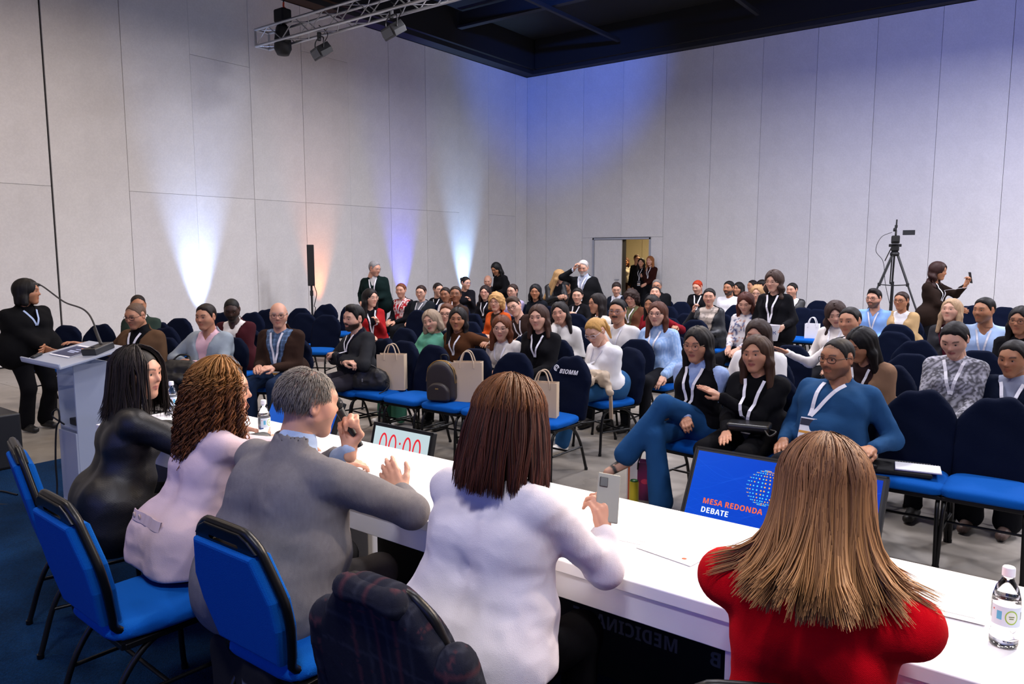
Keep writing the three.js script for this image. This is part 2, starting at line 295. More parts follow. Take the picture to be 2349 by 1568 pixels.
const colorize = (g, fn) => { const p = g.attributes.position, n = g.attributes.normal, c = new Float32Array(p.count * 3); for (let i = 0; i < p.count; i++) { const q = fn(p.getX(i), p.getY(i), p.getZ(i), n.getX(i), n.getY(i), n.getZ(i), i); c[3 * i] = q[0]; c[3 * i + 1] = q[1]; c[3 * i + 2] = q[2]; } g.setAttribute('color', new THREE.BufferAttribute(c, 3)); return g; };
const lin = h => { const c = new THREE.Color(h); return [c.r, c.g, c.b]; };
const mix3 = (a, b, t) => [a[0] + (b[0] - a[0]) * t, a[1] + (b[1] - a[1]) * t, a[2] + (b[2] - a[2]) * t];

// ---- head template (origin between the ears, z forward, y up; chin -.115, crown +.115)
function headField(male) {
  const jw = male ? 1.06 : .94;
  const prims = [
    [-.03 * jw, -.03, .038, -.012, -.088, .062, .045, .022], [.03 * jw, -.03, .038, .012, -.088, .062, .045, .022],
    [0, -.03, .045, 0, -.09, .066, .045, .021],
    [-.052 * jw, -.045, .0, -.014, -.094, .058, .022, .016], [.052 * jw, -.045, .0, .014, -.094, .058, .022, .016],
    [-.034, .028, .072, .034, .028, .072, .017, .017],
    [-.036, -.018, .062, -.047, -.008, .04, .021, .024], [.036, -.018, .062, .047, -.008, .04, .021, .024],
    [0, -.06, -.02, 0, -.17, -.04, male ? .056 : .049, male ? .058 : .05]];
  return (x, y, z) => {
    let d = ell(x, y, z, 0, .028, -.008, .077, .088, .096);
    d = smin(d, ell(x, y, z, 0, -.005, .035, .064, .082, .062), .03);
    for (const q of prims) d = smin(d, capD(q, x, y, z), .022);
    const ax = Math.abs(x);
    d = smax(d, -(Math.hypot(ax - .031, (y - .006) * 1.25, z - .108) - .019), .012);         // sockets
    let nose = capD([0, .014, .087, 0, -.02, .107, .0075, .0105], x, y, z);
    nose = smin(nose, Math.hypot(ax - .0115, y + .024, z - .094) - .0078, .008);
    d = smin(d, nose, .010);
    d = smin(d, capD([0, -.0505, .0935, .019, -.054, .083, .0055, .0035], ax, y, z), .007);
    d = smin(d, capD([0, -.0625, .0915, .016, -.061, .083, .0068, .004], ax, y, z), .007);
    d = smax(d, -(capD([0, -.0565, .1, .021, -.057, .089, .0022, .002], ax, y, z)), .003);
    d = smin(d, capD([.020, .0168, .0835, .042, .0148, .0765, .0045, .0042], ax, y, z), .005);   // upper lid
    d = smin(d, capD([.022, -.0005, .081, .040, -.001, .0755, .0038, .0036], ax, y, z), .005);     // lower lid
    const ear = smax(ell(ax, y, z, .0785, .0, -.012, .010, .031, .019), -ell(ax, y, z, .087, .002, -.008, .007, .02, .011), .004);
    d = smin(d, ear, .006);
    return d;
  };
}
function headTemplate(male, cell) {
  const g = fnMesh([-.1, -.165, -.12], [.1, .125, .13], cell, headField(male));
  const p = g.attributes.position, n = p.count, W = { lip: new Float32Array(n), brow: new Float32Array(n), beard: new Float32Array(n), scalp: new Float32Array(n), must: new Float32Array(n), blush: new Float32Array(n) };
  for (let i = 0; i < n; i++) {
    const x = Math.abs(p.getX(i)), y = p.getY(i), z = p.getZ(i);
    W.lip[i] = z > .07 ? clamp(1.5 - Math.abs(y + .057) / (.0115 * Math.sqrt(Math.max(.02, 1 - (x / .025) ** 2)))) * (x < .0245 ? 1 : 0) : 0;
    const by = .0285 + .006 * Math.sin(clamp((x - .012) / .04) * 2.4) ; W.brow[i] = z > .05 && x > .011 && x < .052 ? clamp(1.6 - Math.abs(y - by) / .0042) : 0;
    const lower = y < -.025 - (z - .03) * .18;
    W.beard[i] = (lower && z > -.01 && y > -.125 && !(y > -.044 && x < .03 && z > .07 && y > -.037)) ? clamp((-.025 - (z - .03) * .18 - y) / .012) * clamp((z + .012) / .015) : 0;
    W.must[i] = z > .078 && x < .028 && y < -.034 && y > -.0505 ? 1 : 0;
    W.scalp[i] = y > .06 + clamp((z) / .1) * .015 || (z < -.02 && y > -.02) ? 1 : 0;
    W.blush[i] = clamp(1 - Math.hypot((x - .04) / .022, (y + .018) / .022)) * (z > .03 ? 1 : 0) + (z > .096 ? .6 : 0) + (x > .076 ? .7 : 0);
  }
  g.userData.W = W; return g;
}
const HEADS = { mv: headTemplate(true, .0045), fv: headTemplate(false, .0045), mn: headTemplate(true, .006), fn: headTemplate(false, .006), mf: headTemplate(true, .0088), ff: headTemplate(false, .0088) };
// eyeballs, one geometry, iris by colour
function eyeGeo(iris, far) {
  const out = [];
  for (const s of [-1, 1]) {
    const g = new THREE.SphereGeometry(.0122, far ? 10 : 16, far ? 8 : 12).rotateX(Math.PI / 2);
    colorize(g, (x, y, z) => { const r = Math.hypot(x, y); return z > 0 && r < .0028 ? [.004, .004, .004] : z > 0 && r < .0066 ? iris : [.62, .58, .55]; });
    g.translate(s * .031, .0082, .0788); out.push(g);
  } return out;
}
// ---- hand template: wrist at origin, fingers +y, back of hand +z, thumb +x (right hand seen from the back has the thumb on its left, so mirror per side)
function handGeo(curl, cell, spread = 1, thumbIn = .5) {
  const prims = [], kx = [.032, .0115, -.0095, -.029], ky = [.088, .093, .088, .08], L = [[.042, .026, .021], [.046, .029, .022], [.042, .027, .021], [.033, .021, .019]];
  prims.push([0, -.03, 0, 0, .005, 0, .024, .0255], [.012, .0, 0, .024, .08, 0, .018, .0125], [-.012, .0, 0, -.021, .074, 0, .017, .0115], [0, 0, 0, .002, .082, 0, .019, .0125], [.008, .02, -.004, -.012, .05, -.004, .02, .018]);
  for (let f = 0; f < 4; f++) {
    let a = V(kx[f], ky[f], 0), ang = curl * (.55 + .06 * f), sx = (kx[f] * 1.6) * spread; prims.push([a.x * .7, a.y - .03, 0, a.x, a.y, 0, .0115, .0105]);
    for (let j = 0; j < 3; j++) { const d = V(Math.sin(sx) * Math.cos(ang), Math.cos(ang), -Math.sin(ang)); const b = a.clone().addScaledVector(d, L[f][j]); const r0 = [.0098, .0088, .008][j] * (f === 3 ? .86 : 1); prims.push(cap(a, b, r0, r0 * .93)); a = b; ang += curl * (j ? .65 : .95); }
  }
  const t0 = V(.018, .018, -.006), t1 = V(.044, .048, -.012 - .012 * thumbIn), t2 = t1.clone().add(V(.012 - .022 * thumbIn, .030, -.010 - .012 * thumbIn)), t3 = t2.clone().add(V(.002 - .022 * thumbIn, .022, -.008 * thumbIn));
  prims.push(cap(t0, t1, .016, .0125), cap(t1, t2, .0115, .0102), cap(t2, t3, .01, .0085));
  const g = fieldMesh(prims, cell, .0075);
  return colorize(g, (x, y, z, nx, ny, nz) => { const red = y > .075 ? .25 : 0; return [1, 1 - .10 * red, 1 - .12 * red]; });
}
const HANDS = {}; 
function hand(pose, far) { const k = pose + (far ? 'f' : 'n'); if (!HANDS[k]) { const c = { relax: [.42, 1, .4], curl: [1.0, .6, .8], flat: [.1, .8, .3], open: [.25, 1.3, -.3], fist: [1.5, .3, 1.2] }[pose]; HANDS[k] = handGeo(c[0], far ? .0092 : .0058, c[1], c[2]); } return HANDS[k]; }
function xf(g, m, tint) { // copy of g through matrix m, flipped faces kept right when mirrored, colour multiplied
  const h = g.clone(); h.userData = {}; h.applyMatrix4(m); if (m.determinant() < 0) { const I = h.index.array; for (let i = 0; i < I.length; i += 3) { const t = I[i]; I[i] = I[i + 1]; I[i + 1] = t; } }
  if (tint && h.attributes.color) { const c = h.attributes.color.array; for (let i = 0; i < c.length; i += 3) { c[i] *= tint[0]; c[i + 1] *= tint[1]; c[i + 2] *= tint[2]; } }
  return h;
}
function mergeI(list) { for (const g of list) { if (g.attributes.uv) g.deleteAttribute('uv'); if (!g.index) g.setIndex([...Array(g.attributes.position.count).keys()]); } return mergeGeometries(list, false); }

// ---- hair styles, in head coordinates, shared between people
const hairCache = new Map();
function hairGeo(style, far) {
  const key = style + (far ? 'f' : 'n'); if (hairCache.has(key)) return hairCache.get(key);
  const cell = far ? .0112 : .0078;
  const [kind, lenS] = style.split(':'), len = lenS ? +lenS : .3;
  // hairline height for a given depth z
  const line0 = z => z > .064 ? .079 : z > .046 ? lerp(.036, .079, (z - .046) / .018) : z > .026 ? lerp(-.006, .036, (z - .026) / .02) : z > .014 ? -.006 : z > .008 ? lerp(.034, -.006, (z - .008) / .006) : z > -.032 ? .034 : z > -.042 ? lerp(-.05, .034, (z + .042) / .01) : lerp(-.062, -.05, clamp((z + .08) / .04));
  const line = (z, x = 0, y = 0) => line0(z) - (z > .06 ? .22 * Math.min(Math.abs(x), .05) : 0) + .008 * (vnoise(x * 90, y * 60, z * 90) - .5);

  const strand = (x, y, z, n = 60, amp = .0028) => { const a = Math.atan2(x, -z + .02); return amp * (vnoise(a * n / 6, y * 9, 3) + .5 * vnoise(a * n / 3, y * 14, 8) - .75); };
  let lo = [-.13, -.16, -.16], hi = [.13, .16, .13], fn;
  const HF = headField(kind === 'short' || kind === 'quiff' || kind === 'thin' || kind === 'buzz' || kind === 'fringe');
  const hug = (x, y, z, g) => HF(x, y, z) - .0012 - g * sst(-.002, .03, y - line(z, x, y));
  const capE = (x, y, z, g) => ell(x, y, z, 0, .030, -.012, .0835 + g, .092 + g, .1 + g);
  if (kind === 'short' || kind === 'quiff' || kind === 'thin' || kind === 'buzz') {
    const g = kind === 'thin' ? .003 : kind === 'buzz' ? .002 : .011;
    fn = (x, y, z) => { let d = hug(x, y, z, g * (.8 + .5 * sst(.04, .11, y))) + strand(x, y, z, 70, kind === 'buzz' ? .001 : .003); if (kind === 'quiff') d = smin(d, ell(x, y, z, 0, .112, .035, .052, .028, .052) + strand(x, y, z, 50, .004), .03); d = smax(d, line(z, x, y) + (kind === 'thin' ? .012 * sst(.05, 0, Math.abs(x)) : 0) - y, .002); return smax(d, -.085 - z < 0 ? d : d, .001); };
  } else if (kind === 'fringe') {           // bald crown with a band round the back
    fn = (x, y, z) => { let d = hug(x, y, z, .006) + strand(x, y, z, 70, .002); d = smax(d, line(z, x, y) - y, .003); return smax(d, y - (.055 - (z + .1) * .22), .012); };
  } else if (kind === 'tied' || kind === 'pony' || kind === 'bun') {
    const tail = kind === 'pony' ? [[0, .035, -.1, 0, .02, -.135, .024, .026], [0, .02, -.135, .01, -.06, -.145, .028, .024], [.01, -.06, -.145, .015, -.06 - len, -.13, .024, .01]] : kind === 'bun' ? [[0, .055, -.105, 0, .055, -.12, .036, .036]] : [[0, -.03, -.085, 0, -.05, -.105, .026, .024], [0, -.05, -.105, .0, -.2, -.11, .022, .01]];
    lo = [-.11, -.1 - len, -.19]; hi = [.11, .15, .12];
    fn = (x, y, z) => { let d = hug(x, y, z, .010) + strand(x, y, z, 60, .0026); d = smax(d, line(z, x, y) - y, .002); for (const q of tail) d = smin(d, capD(q, x, y, z) + strand(x, y, z, 40, .002), .012); return d; };
  } else if (kind === 'curly') {
    lo = [-.16, -.16 - len, -.17]; hi = [.16, .17, .13];
    fn = (x, y, z) => { let d = capE(x, y, z, .022); for (const s of [-1, 1]) d = smin(d, capD([s * .075, .02, -.03, s * .09, -len, -.02, .04, .035], x, y, z), .04); d = smin(d, capD([0, .02, -.07, 0, -len, -.08, .055, .05], x, y, z), .04); d += .02 * (vnoise(x * 42, y * 42, z * 42) - .5) + .012 * (vnoise(x * 90, y * 90, z * 90) - .5); const face = ell(x, y, z, 0, -.03, .085, .058, .095, .085); d = smax(d, -face, .012); return d; };
  } else {                                  // long / bob / side: straight hair parted in the middle or side, hanging to -len
    const side = kind === 'side' ? .03 : 0, vol = kind === 'bob' ? .016 : kind === 'wavy' ? .02 : .012;
    lo = [-.15, -.03 - len, -.17]; hi = [.15, .15, .13];
    const prims = [];
    for (const s of [-1, 1]) { prims.push([s * .066, .04, -.01, s * .086, -.06, .0, .024, .03], [s * .086, -.06, .0, s * .098, -len + .03, kind === 'bob' ? .01 : .035, .03, kind === 'bob' ? .03 : .02], [s * .05, .03, -.06, s * .075, -len + .035, -.055, .04, .034]); }
    prims.push([0, .02, -.07, 0, -len + .035, -.075, .045, .04]);
    fn = (x, y, z) => {
      let d = capE(x, y, z, vol); for (const q of prims) d = smin(d, capD(q, x, y, z), .03);
      const wav = kind === 'wavy' ? .012 * Math.sin(y * 55 + Math.atan2(x, z) * 2) * sst(.05, -.1, y) : 0;
      d += strand(x, y, z, 70, .0055) + wav;
      if (z > -.07) d = smax(d, -(Math.hypot(x - side, y - .128 + z * z * 5) - .007), .006);
      const fx = x - side * .35, fw = .056 + clamp((.04 - y) / .3) * .01; 
      const face = ell(fx, y, z, 0, -.04, .105, fw, .126, .09); d = smax(d, -face, .012);
      const neck = ell(x, y, z, 0, -.19, .03, .062, .15, .08); d = smax(d, -neck, .01);
      return d;
    };
  }
  const g = fnMesh(lo, hi, cell, fn);
  colorize(g, (x, y, z) => { const a = Math.atan2(x, -z + .02), v = vnoise(a * 22, y * 10, 1) * .5 + vnoise(a * 60, y * 12, 4) * .5; const k = .62 + .76 * v; return [k, k * (.96 + .06 * v), k * (.93 + .1 * v)]; });
  hairCache.set(key, g); return g;
}
const matCache = new Map();
const cached = (key, f) => { if (!matCache.has(key)) matCache.set(key, f()); return matCache.get(key); };
const hairMat = c => cached('hair' + c, () => phys(c, .6, { vertexColors: true, specularIntensity: .5 }));
const skinMat = phys(0xffffff, .52, { vertexColors: true, sheen: .08, sheenRoughness: .5 });
const weave = tex(128, (u, v) => { const a = Math.sin(u * 128 * Math.PI / 2) * Math.sin(v * 128 * Math.PI / 2) * 60 + 128 + (hash3(u * 128 | 0, v * 128 | 0, 3) - .5) * 110; return [a, a, a]; });
const knitT = tex(128, (u, v) => { const a = 128 + 90 * Math.sin((u * 32 + Math.sin(v * Math.PI * 64) * .35) * Math.PI * 2) + (hash3(u * 128 | 0, v * 128 | 0, 3) - .5) * 60; return [a, a, a]; });
const clothMat = cached('cloth', () => phys(0xffffff, .95, { specularIntensity: .25, vertexColors: true, bumpMap: rep(weave, 9), bumpScale: .0012 }));
const knitMat = cached('knit', () => phys(0xffffff, .98, { specularIntensity: .2, vertexColors: true, bumpMap: rep(knitT, 5), bumpScale: .002 }));
const leatherMat = cached('leather', () => phys(0xffffff, .5, { vertexColors: true, bumpMap: rep(weave, 3), bumpScale: .0006 }));
const CM = { cloth: clothMat, knit: knitMat, leather: leatherMat };

const shoeGeo = {};
function shoe(kind) {
  if (shoeGeo[kind]) return shoeGeo[kind];
  const prims = kind === 'boot' ? [[0, .05, 0, 0, .17, -.01, .042, .046], [0, .04, -.02, 0, .038, .13, .036, .034], [0, .05, .02, 0, .045, .09, .038, .032]] : kind === 'sandal' ? [[0, .03, -.02, 0, .022, .13, .03, .032], [0, .05, -.01, 0, .09, -.012, .03, .034], [0, .04, .0, 0, .03, .08, .032, .03], [0, .008, -.03, 0, .008, .14, .03, .034]] : [[0, .045, -.02, 0, .05, .0, .036, .037], [0, .036, -.02, 0, .03, .15, .035, .034], [0, .06, .0, 0, .045, .08, .036, .03]];
  const g = fieldMesh(prims, .0135, .025, (x, y, z, f) => smax(f, .004 - y, .004)); const soleC = kind === 'sneaker' ? [1.05, 1.05, 1.0] : [.25, .25, .25];
  colorize(g, (x, y, z) => kind === 'sandal' ? (y < .012 || (z > .085 && z < .108) || (y > .062 && y < .082) ? [.012, .01, .01] : [.46, .25, .17]) : y < .022 ? soleC : kind === 'sneaker' && y > .05 && z > .03 && z < .09 && Math.abs(x) < .014 ? [.8, .8, .8] : [1, 1, 1]);
  return shoeGeo[kind] = metreUV(g);
}
const glassesGeo = { };
function glasses(round) {
  if (glassesGeo[round]) return glassesGeo[round];
  const l = [];
  for (const s of [-1, 1]) { const pts = []; for (let i = 0; i < 14; i++) { const a = i / 14 * Math.PI * 2, c = Math.cos(a), n = Math.sin(a), e = round ? 1 : .72; pts.push(V(s * .033 + Math.sign(c) * Math.pow(Math.abs(c), e) * .0245, .006 + Math.sign(n) * Math.pow(Math.abs(n), e) * (round ? .022 : .017), .103 - Math.abs(c * .5 + .5) * .004 - Math.abs(s * .033 + c * .0245) * .16)); } l.push(tube(pts, .0017, 28, 5, true)); l.push(tube([[s * .0565, .011, .092], [s * .072, .012, .07], [s * .0835, .012, .0], [s * .082, .002, -.018]], .0016, 12, 5)); }
  l.push(tube([[-.0085, .01, .1], [0, .013, .1035], [.0085, .01, .1]], .0017, 8, 5));
  return glassesGeo[round] = merge(l);
}
const ribMat = mat(0xe6e5ea, .7), badgeW = mat(0xe9e9ee, .5), badgeD = mat(0x1d1c33, .5), badgeO = mat(0xd99a35, .5);
function ik(S, W, a, b, hint) {
  const d = W.clone().sub(S); let l = d.length(); const mx = (a + b) * .995; if (l > mx) { d.multiplyScalar(mx / l); l = mx; W = S.clone().add(d); }
  const u = d.clone().normalize(), x = (a * a - b * b + l * l) / (2 * l), h = Math.sqrt(Math.max(0, a * a - x * x)); const p = hint.clone().addScaledVector(u, -hint.dot(u)).normalize();
  return [S.clone().addScaledVector(u, x).addScaledVector(p, h), W];
}
// folds pressed into cloth: ridged noise
const fold = (amp, fx, fy, s) => (x, y, z, f) => { if (f > .03 || f < -.03) return f; const n = vnoise(x * fx + s, y * fy, z * fx), m = vnoise(x * fx * 2.1 + s, y * fy * 1.9 + 7, z * fx * 2.1); return f + amp * (Math.abs(2 * n - 1) - .4) + amp * .5 * (Math.abs(2 * m - 1) - .4); };

function clothUV(g) { // per-face projection in metres, smooth normals kept
  g = g.toNonIndexed(); const p = g.attributes.position.array, n = g.attributes.normal.array, uv = new Float32Array(p.length / 3 * 2);
  for (let f = 0; f < p.length; f += 9) { const ax = Math.abs(n[f] + n[f + 3] + n[f + 6]), ay = Math.abs(n[f + 1] + n[f + 4] + n[f + 7]), az = Math.abs(n[f + 2] + n[f + 5] + n[f + 8]);
    for (let k = 0; k < 3; k++) { const o = f + 3 * k, u = (f / 3 + k) * 2; if (ay > ax && ay > az) { uv[u] = p[o]; uv[u + 1] = p[o + 2]; } else if (ax > az) { uv[u] = p[o + 2]; uv[u + 1] = p[o + 1]; } else { uv[u] = p[o]; uv[u + 1] = p[o + 1]; } } }
  g.setAttribute('uv', new THREE.BufferAttribute(uv, 2)); return g;
}
let personSeed = 1;
/* spec: label, at:[x,z] or from head pixel, yaw, head:{p:Vector3 world, yaw,pitch,roll}, male, girth, skin, hair:[style,color], brow,
   top:{c,kind,len,v(openness),pattern}, jacket:{c,kind,open}, pants:{c,wide}, shoes:[kind,color], hands:{l:[x,y,z],r:[..]}, ... coordinates in body space: x left, y up, z ahead, floor at 0 */
function person(o) {
  const sd = personSeed++; seed(sd + 400);
  const male = !!o.male, far = o.far !== false, g = o.girth || 1;
  const yaw = o.yaw || 0, hp = o.head, base = V(hp.x, 0, hp.z);
  const lean = o.lean || [0, .06];                     // head ahead of the pelvis, body space
  const rot = (x, z) => V(x * Math.cos(yaw) + z * Math.sin(yaw), 0, -x * Math.sin(yaw) + z * Math.cos(yaw));
  base.sub(rot(lean[0], lean[1]));
  const root = thing('person', o.label, 'person', [base.x, 0, base.z], yaw, o.group);
  const hs = (male ? 1.0 : .955) * (o.hs || 1);
  const hc = V(lean[0], hp.y, lean[1]);                // head centre in body space
  const [hy, hpi, hr] = o.look || [0, 0, 0];
  const hq = new THREE.Quaternion().setFromEuler(new THREE.Euler(hpi, hy, hr, 'YXZ'));
  const stand = !!o.stand;
  const s = stand ? hp.y / 1.56 : 1;
  const P = V(0, stand ? .9 * s : (o.seat || .545), 0);
  const off = V(0, -.165 * hs, -.045).applyQuaternion(new THREE.Quaternion().setFromEuler(new THREE.Euler(hpi * .55, hy * .4, hr * .7, 'YXZ')));
  const N = hc.clone().add(off);
  const up = N.clone().sub(P); const L = up.length(); up.normalize();
  const tw = o.twist || 0; const side = V(Math.cos(tw), 0, -Math.sin(tw)); side.addScaledVector(up, -side.dot(up)).normalize(); const fwd = side.clone().cross(up).normalize();
  const slouch = o.slouch || 0;
  const c = (t, x, z = 0) => P.clone().addScaledVector(up, t * L).addScaledVector(side, x).addScaledVector(fwd, z - slouch * Math.sin(Math.PI * clamp(t)));
  const sw = (male ? .176 : .146) * (o.sw || 1) * Math.pow(g, .3);
  const SH = { l: c(.885, sw), r: c(.885, -sw) };
  if (o.shrug) for (const k of ['l', 'r']) SH[k].addScaledVector(up, o.shrug);
  // hands
  const defH = stand ? { l: [.25, .80 * s, .06], r: [-.25, .80 * s, .06] } : { l: [.06, .63, .30], r: [-.07, .64, .29] };
  const hands = { ...defH, ...(o.hands || {}) };
  const al = (stand ? s : 1) * (male ? 1 : .93);
  const EL = {}, WR = {};
  for (const k of ['l', 'r']) { const sg = k === 'l' ? 1 : -1; if (o.elbows && o.elbows[k]) { EL[k] = V(...o.elbows[k]); WR[k] = V(...hands[k]); continue; } const hint = o['elbow_' + k] ? V(...o['elbow_' + k]) : V(sg * .4, -.6, -.6); [EL[k], WR[k]] = ik(SH[k], V(...hands[k]), .285 * al, .255 * al, hint); }
  // legs
  const hw = male ? .085 : .09; const HP = { l: V(hw, P.y, .0), r: V(-hw, P.y, .0) }, KN = {}, AN = {};
  const feet = { l: [.1, .09, stand ? .0 : .40], r: [-.1, .09, stand ? .03 : .42], ...(o.feet || {}) };
  for (const k of ['l', 'r']) { const sg = k === 'l' ? 1 : -1; const hint = o['knee_' + k] ? V(...o['knee_' + k]) : V(sg * .12, stand ? 0 : .8, 1); [KN[k], AN[k]] = ik(HP[k], V(...feet[k]), .42 * (stand ? s * 1.02 : 1), .42 * (stand ? s * .98 : 1), hint); }
  // ---- torso prims
  const bust = male ? 0 : (o.bust ?? 1);
  const torso = (gr, r, hem) => {
    const q = [], lv = [[hem, (male ? .08 : .078) * gr, male ? .112 : .112], [.32, (male ? .062 : .05) * gr * (o.waist || 1), (male ? .105 : .088) * Math.sqrt(o.waist || 1)], [.68, (male ? .078 : .064) * gr, male ? .107 : .09]];
    const pt = (i, sg) => c(lv[i][0], sg * lv[i][1], i === 2 ? .008 : i === 1 ? .018 * gr : 0);
    const rad = i => lv[i][2] * gr * r;
    for (let i = 0; i < 3; i++) q.push(cap(pt(i, -1), pt(i, 1), rad(i)));
    for (const sg of [-1, 1]) { q.push(cap(pt(0, sg), pt(1, sg), rad(0), rad(1)), cap(pt(1, sg), pt(2, sg), rad(1), rad(2)), cap(pt(2, sg), c(.86, sg * sw * .62, -.004), rad(2), .066 * r)); if (bust) q.push(cap(c(.66, sg * .062, .07 * bust * gr), c(.66, sg * .062, .075 * bust * gr), .06 * r * Math.sqrt(gr))); }
    if (hem < .1) { const hr = (o.hip || 1) * (male ? .136 : .133) * Math.pow(gr, .6) * r; q.push(cap(c(.09, -.088 * gr, -.03), c(.09, .088 * gr, -.03), hr), cap(c(hem + .02, -.09 * gr, -.022), c(hem + .02, .09 * gr, -.022), hr * .98)); for (const sg of [-1, 1]) q.push(cap(c(.09, sg * .088 * gr, -.018), pt(1, sg), hr, rad(1)), cap(c(.09, sg * .088 * gr, -.018), c(hem + .02, sg * .09 * gr, -.012), hr)); }
    if (o.belly) q.push(cap(c(.25, -.03, o.belly * .7), c(.25, .03, o.belly * .7), .1 * gr * r));
    q.push(cap(c(.87, -sw * .9, -.01), c(.87, sw * .9, -.01), .054 * r), cap(c(.985, 0, -.016), c(.885, sw * .85, -.01), .05 * r, .05 * r), cap(c(.985, 0, -.016), c(.885, -sw * .85, -.01), .05 * r, .05 * r), cap(c(.9, -.03, .02), c(.9, .03, .02), .06 * r));
    return q;
  };
  const arms = (r, end, gr = 1) => { const q = []; for (const k of ['l', 'r']) { const e = WR[k].clone().sub(EL[k]).multiplyScalar(Math.min(end, 1)).add(EL[k]); q.push(cap(SH[k], EL[k], (male ? .054 : .048) * r * gr, (male ? .045 : .041) * r * gr)); if (end > .05) q.push(cap(EL[k], e, (male ? .045 : .041) * r * gr, lerp(.045, .033, end) * r * gr)); } return q; };
  const legs = (r, wide = 0) => { const q = []; for (const k of ['l', 'r']) q.push(cap(HP[k].clone().add(V(0, .0, -.02)), KN[k], (male ? .085 : .09) * r * Math.sqrt(g), .06 * r), cap(KN[k], AN[k], .058 * r, (.046 + wide) * r)); q.push(cap(HP.l, HP.r, .115 * r * Math.sqrt(g)), cap(HP.l.clone().add(V(0, .05, -.03)), HP.r.clone().add(V(0, .05, -.03)), .112 * r * Math.sqrt(g))); return q; };
  // ---- body: head, neck, core, hands in one geometry
  const skin = lin(o.skin || '#b07a5c'), lipC = o.lips ? lin(o.lips) : [skin[0] * .82, skin[1] * .52, skin[2] * .55], browC = lin(o.brow || (o.hair ? o.hair[1] : '#2a1c14'));
  const tint = (x, y, z) => { const n = vnoise(x * 30, y * 30, z * 30) - .5; return [skin[0] * (1 + .08 * n), skin[1] * (1 + .1 * n), skin[2] * (1 + .1 * n)]; };
  const bodyParts = [];
  bodyParts.push(colorize(fieldMesh([...torso(g * .8, .8, .06), ...arms(.7, 1), ...legs(.72)], .048, .03), tint));
  const nk = hc.clone().add(V(0, -.07, -.022).multiplyScalar(hs).applyQuaternion(hq));
  const nr = (male ? .055 : .046) * hs * (o.neck || 1);
  bodyParts.push(colorize(fieldMesh([cap(N.clone().addScaledVector(up, -.05), nk, nr * 1.12, nr), cap(c(.93, -sw * .4), c(.93, sw * .4), .036), cap(c(.86, 0, .022), c(.93, 0, .012), .052, .054)], far ? .022 : .0125, .03), tint));
  const HT = HEADS[(male ? 'm' : 'f') + (o.close ? 'v' : far ? 'f' : 'n')], W = HT.userData.W;
  const hm = new THREE.Matrix4().compose(hc, hq, V(hs * (o.hw || 1), hs, hs));
  const hg = HT.clone(); hg.userData = {};
  const beard = o.beard ? lin(o.beard) : null, scalp = o.scalp ? lin(o.scalp) : null, must = o.must ? lin(o.must) : null;
  colorize(hg, (x, y, z, nx, ny, nz, i) => {
    let q = tint(x, y, z); const bl = W.blush[i] * .35; q = [q[0] * (1 + .12 * bl), q[1] * (1 - .25 * bl), q[2] * (1 - .25 * bl)];
    q = mix3(q, lipC, W.lip[i] * .85); q = mix3(q, browC, W.brow[i] * .85);
    if (beard) q = mix3(q, beard, W.beard[i] * (o.beardK || .9) * (W.lip[i] > .4 ? .1 : 1)); if (must) q = mix3(q, must, W.must[i] * .95); if (beard && !must) q = mix3(q, beard, W.must[i] * (o.beardK || .9));
    if (scalp) q = mix3(q, scalp, W.scalp[i] * .6);
    return q;
  });
  hg.applyMatrix4(hm); bodyParts.push(hg);
  for (const e of eyeGeo(lin(o.iris || '#2b1a10'), far)) { e.applyMatrix4(hm); bodyParts.push(e); }
  for (const k of ['l', 'r']) {
    const dir = o['hdir_' + k] ? V(...o['hdir_' + k]).normalize() : WR[k].clone().sub(EL[k]).normalize();
    const bk = o['hback_' + k] ? V(...o['hback_' + k]) : (stand ? V(k === 'l' ? 1 : -1, 0, .2) : V(k === 'l' ? .35 : -.35, 1, .2)); const z = bk.addScaledVector(dir, -bk.dot(dir)).normalize(); let x = dir.clone().cross(z).normalize();
    const m = new THREE.Matrix4().makeBasis(x, dir, z); if (k === 'r') { m.makeBasis(x.clone().negate(), dir, z); }
    // thumb points to the body's mid line for hands palm down: left hand's thumb is to the right
    const hsz = (male ? 1.02 : .92) * (o.handS || 1); const t = new THREE.Matrix4().makeTranslation(WR[k].x, WR[k].y, WR[k].z).multiply(m).multiply(new THREE.Matrix4().makeScale(-hsz, hsz, hsz));
    if (k === 'l' ? !o.noHandL : !o.noHandR) bodyParts.push(xf(hand((o['pose_' + k]) || o.pose || 'relax', far), t, skin));
  }
  part('body', mergeI(bodyParts), skinMat, root);
  // ---- hair
  if (o.hair && o.hair[0] !== 'none') { const h = part('hair', hairGeo(o.hair[0], far), hairMat(o.hair[1]), root); h.position.copy(hc); h.quaternion.copy(hq); h.scale.set(hs * (o.hw || 1), hs, hs); }
  if (o.glasses) { const m = part('glasses', glasses(!!o.roundGl), cached('gl' + o.glasses, () => mat(o.glasses, .35, { metalness: .2 })), root); m.position.copy(hc); m.quaternion.copy(hq); m.scale.setScalar(hs); }
  // ---- clothes
  const cellT = o.cell || (far ? .026 : .016);
  const dye = (col, pat) => { const a = lin(col); return (x, y, z) => { const n = vnoise(x * 22 + sd, y * 22, z * 22) - .5; let q = [a[0] * (1 + .14 * n), a[1] * (1 + .14 * n), a[2] * (1 + .14 * n)]; if (pat) q = pat(x, y, z, q); return q; }; };
  const T = o.top || { c: '#222' }; const inner = !!o.jacket;
  const tg = g * (T.loose || 1);
  const topPr = [...torso(tg, inner ? .95 : 1.0, T.hem ?? .13), ...(T.sleeve === 0 ? arms(1, .0, T.slv || 1).slice(0, 0) : arms(inner ? .9 : 1.06, inner ? .98 : (T.sleeve || .95), T.slv || 1))];
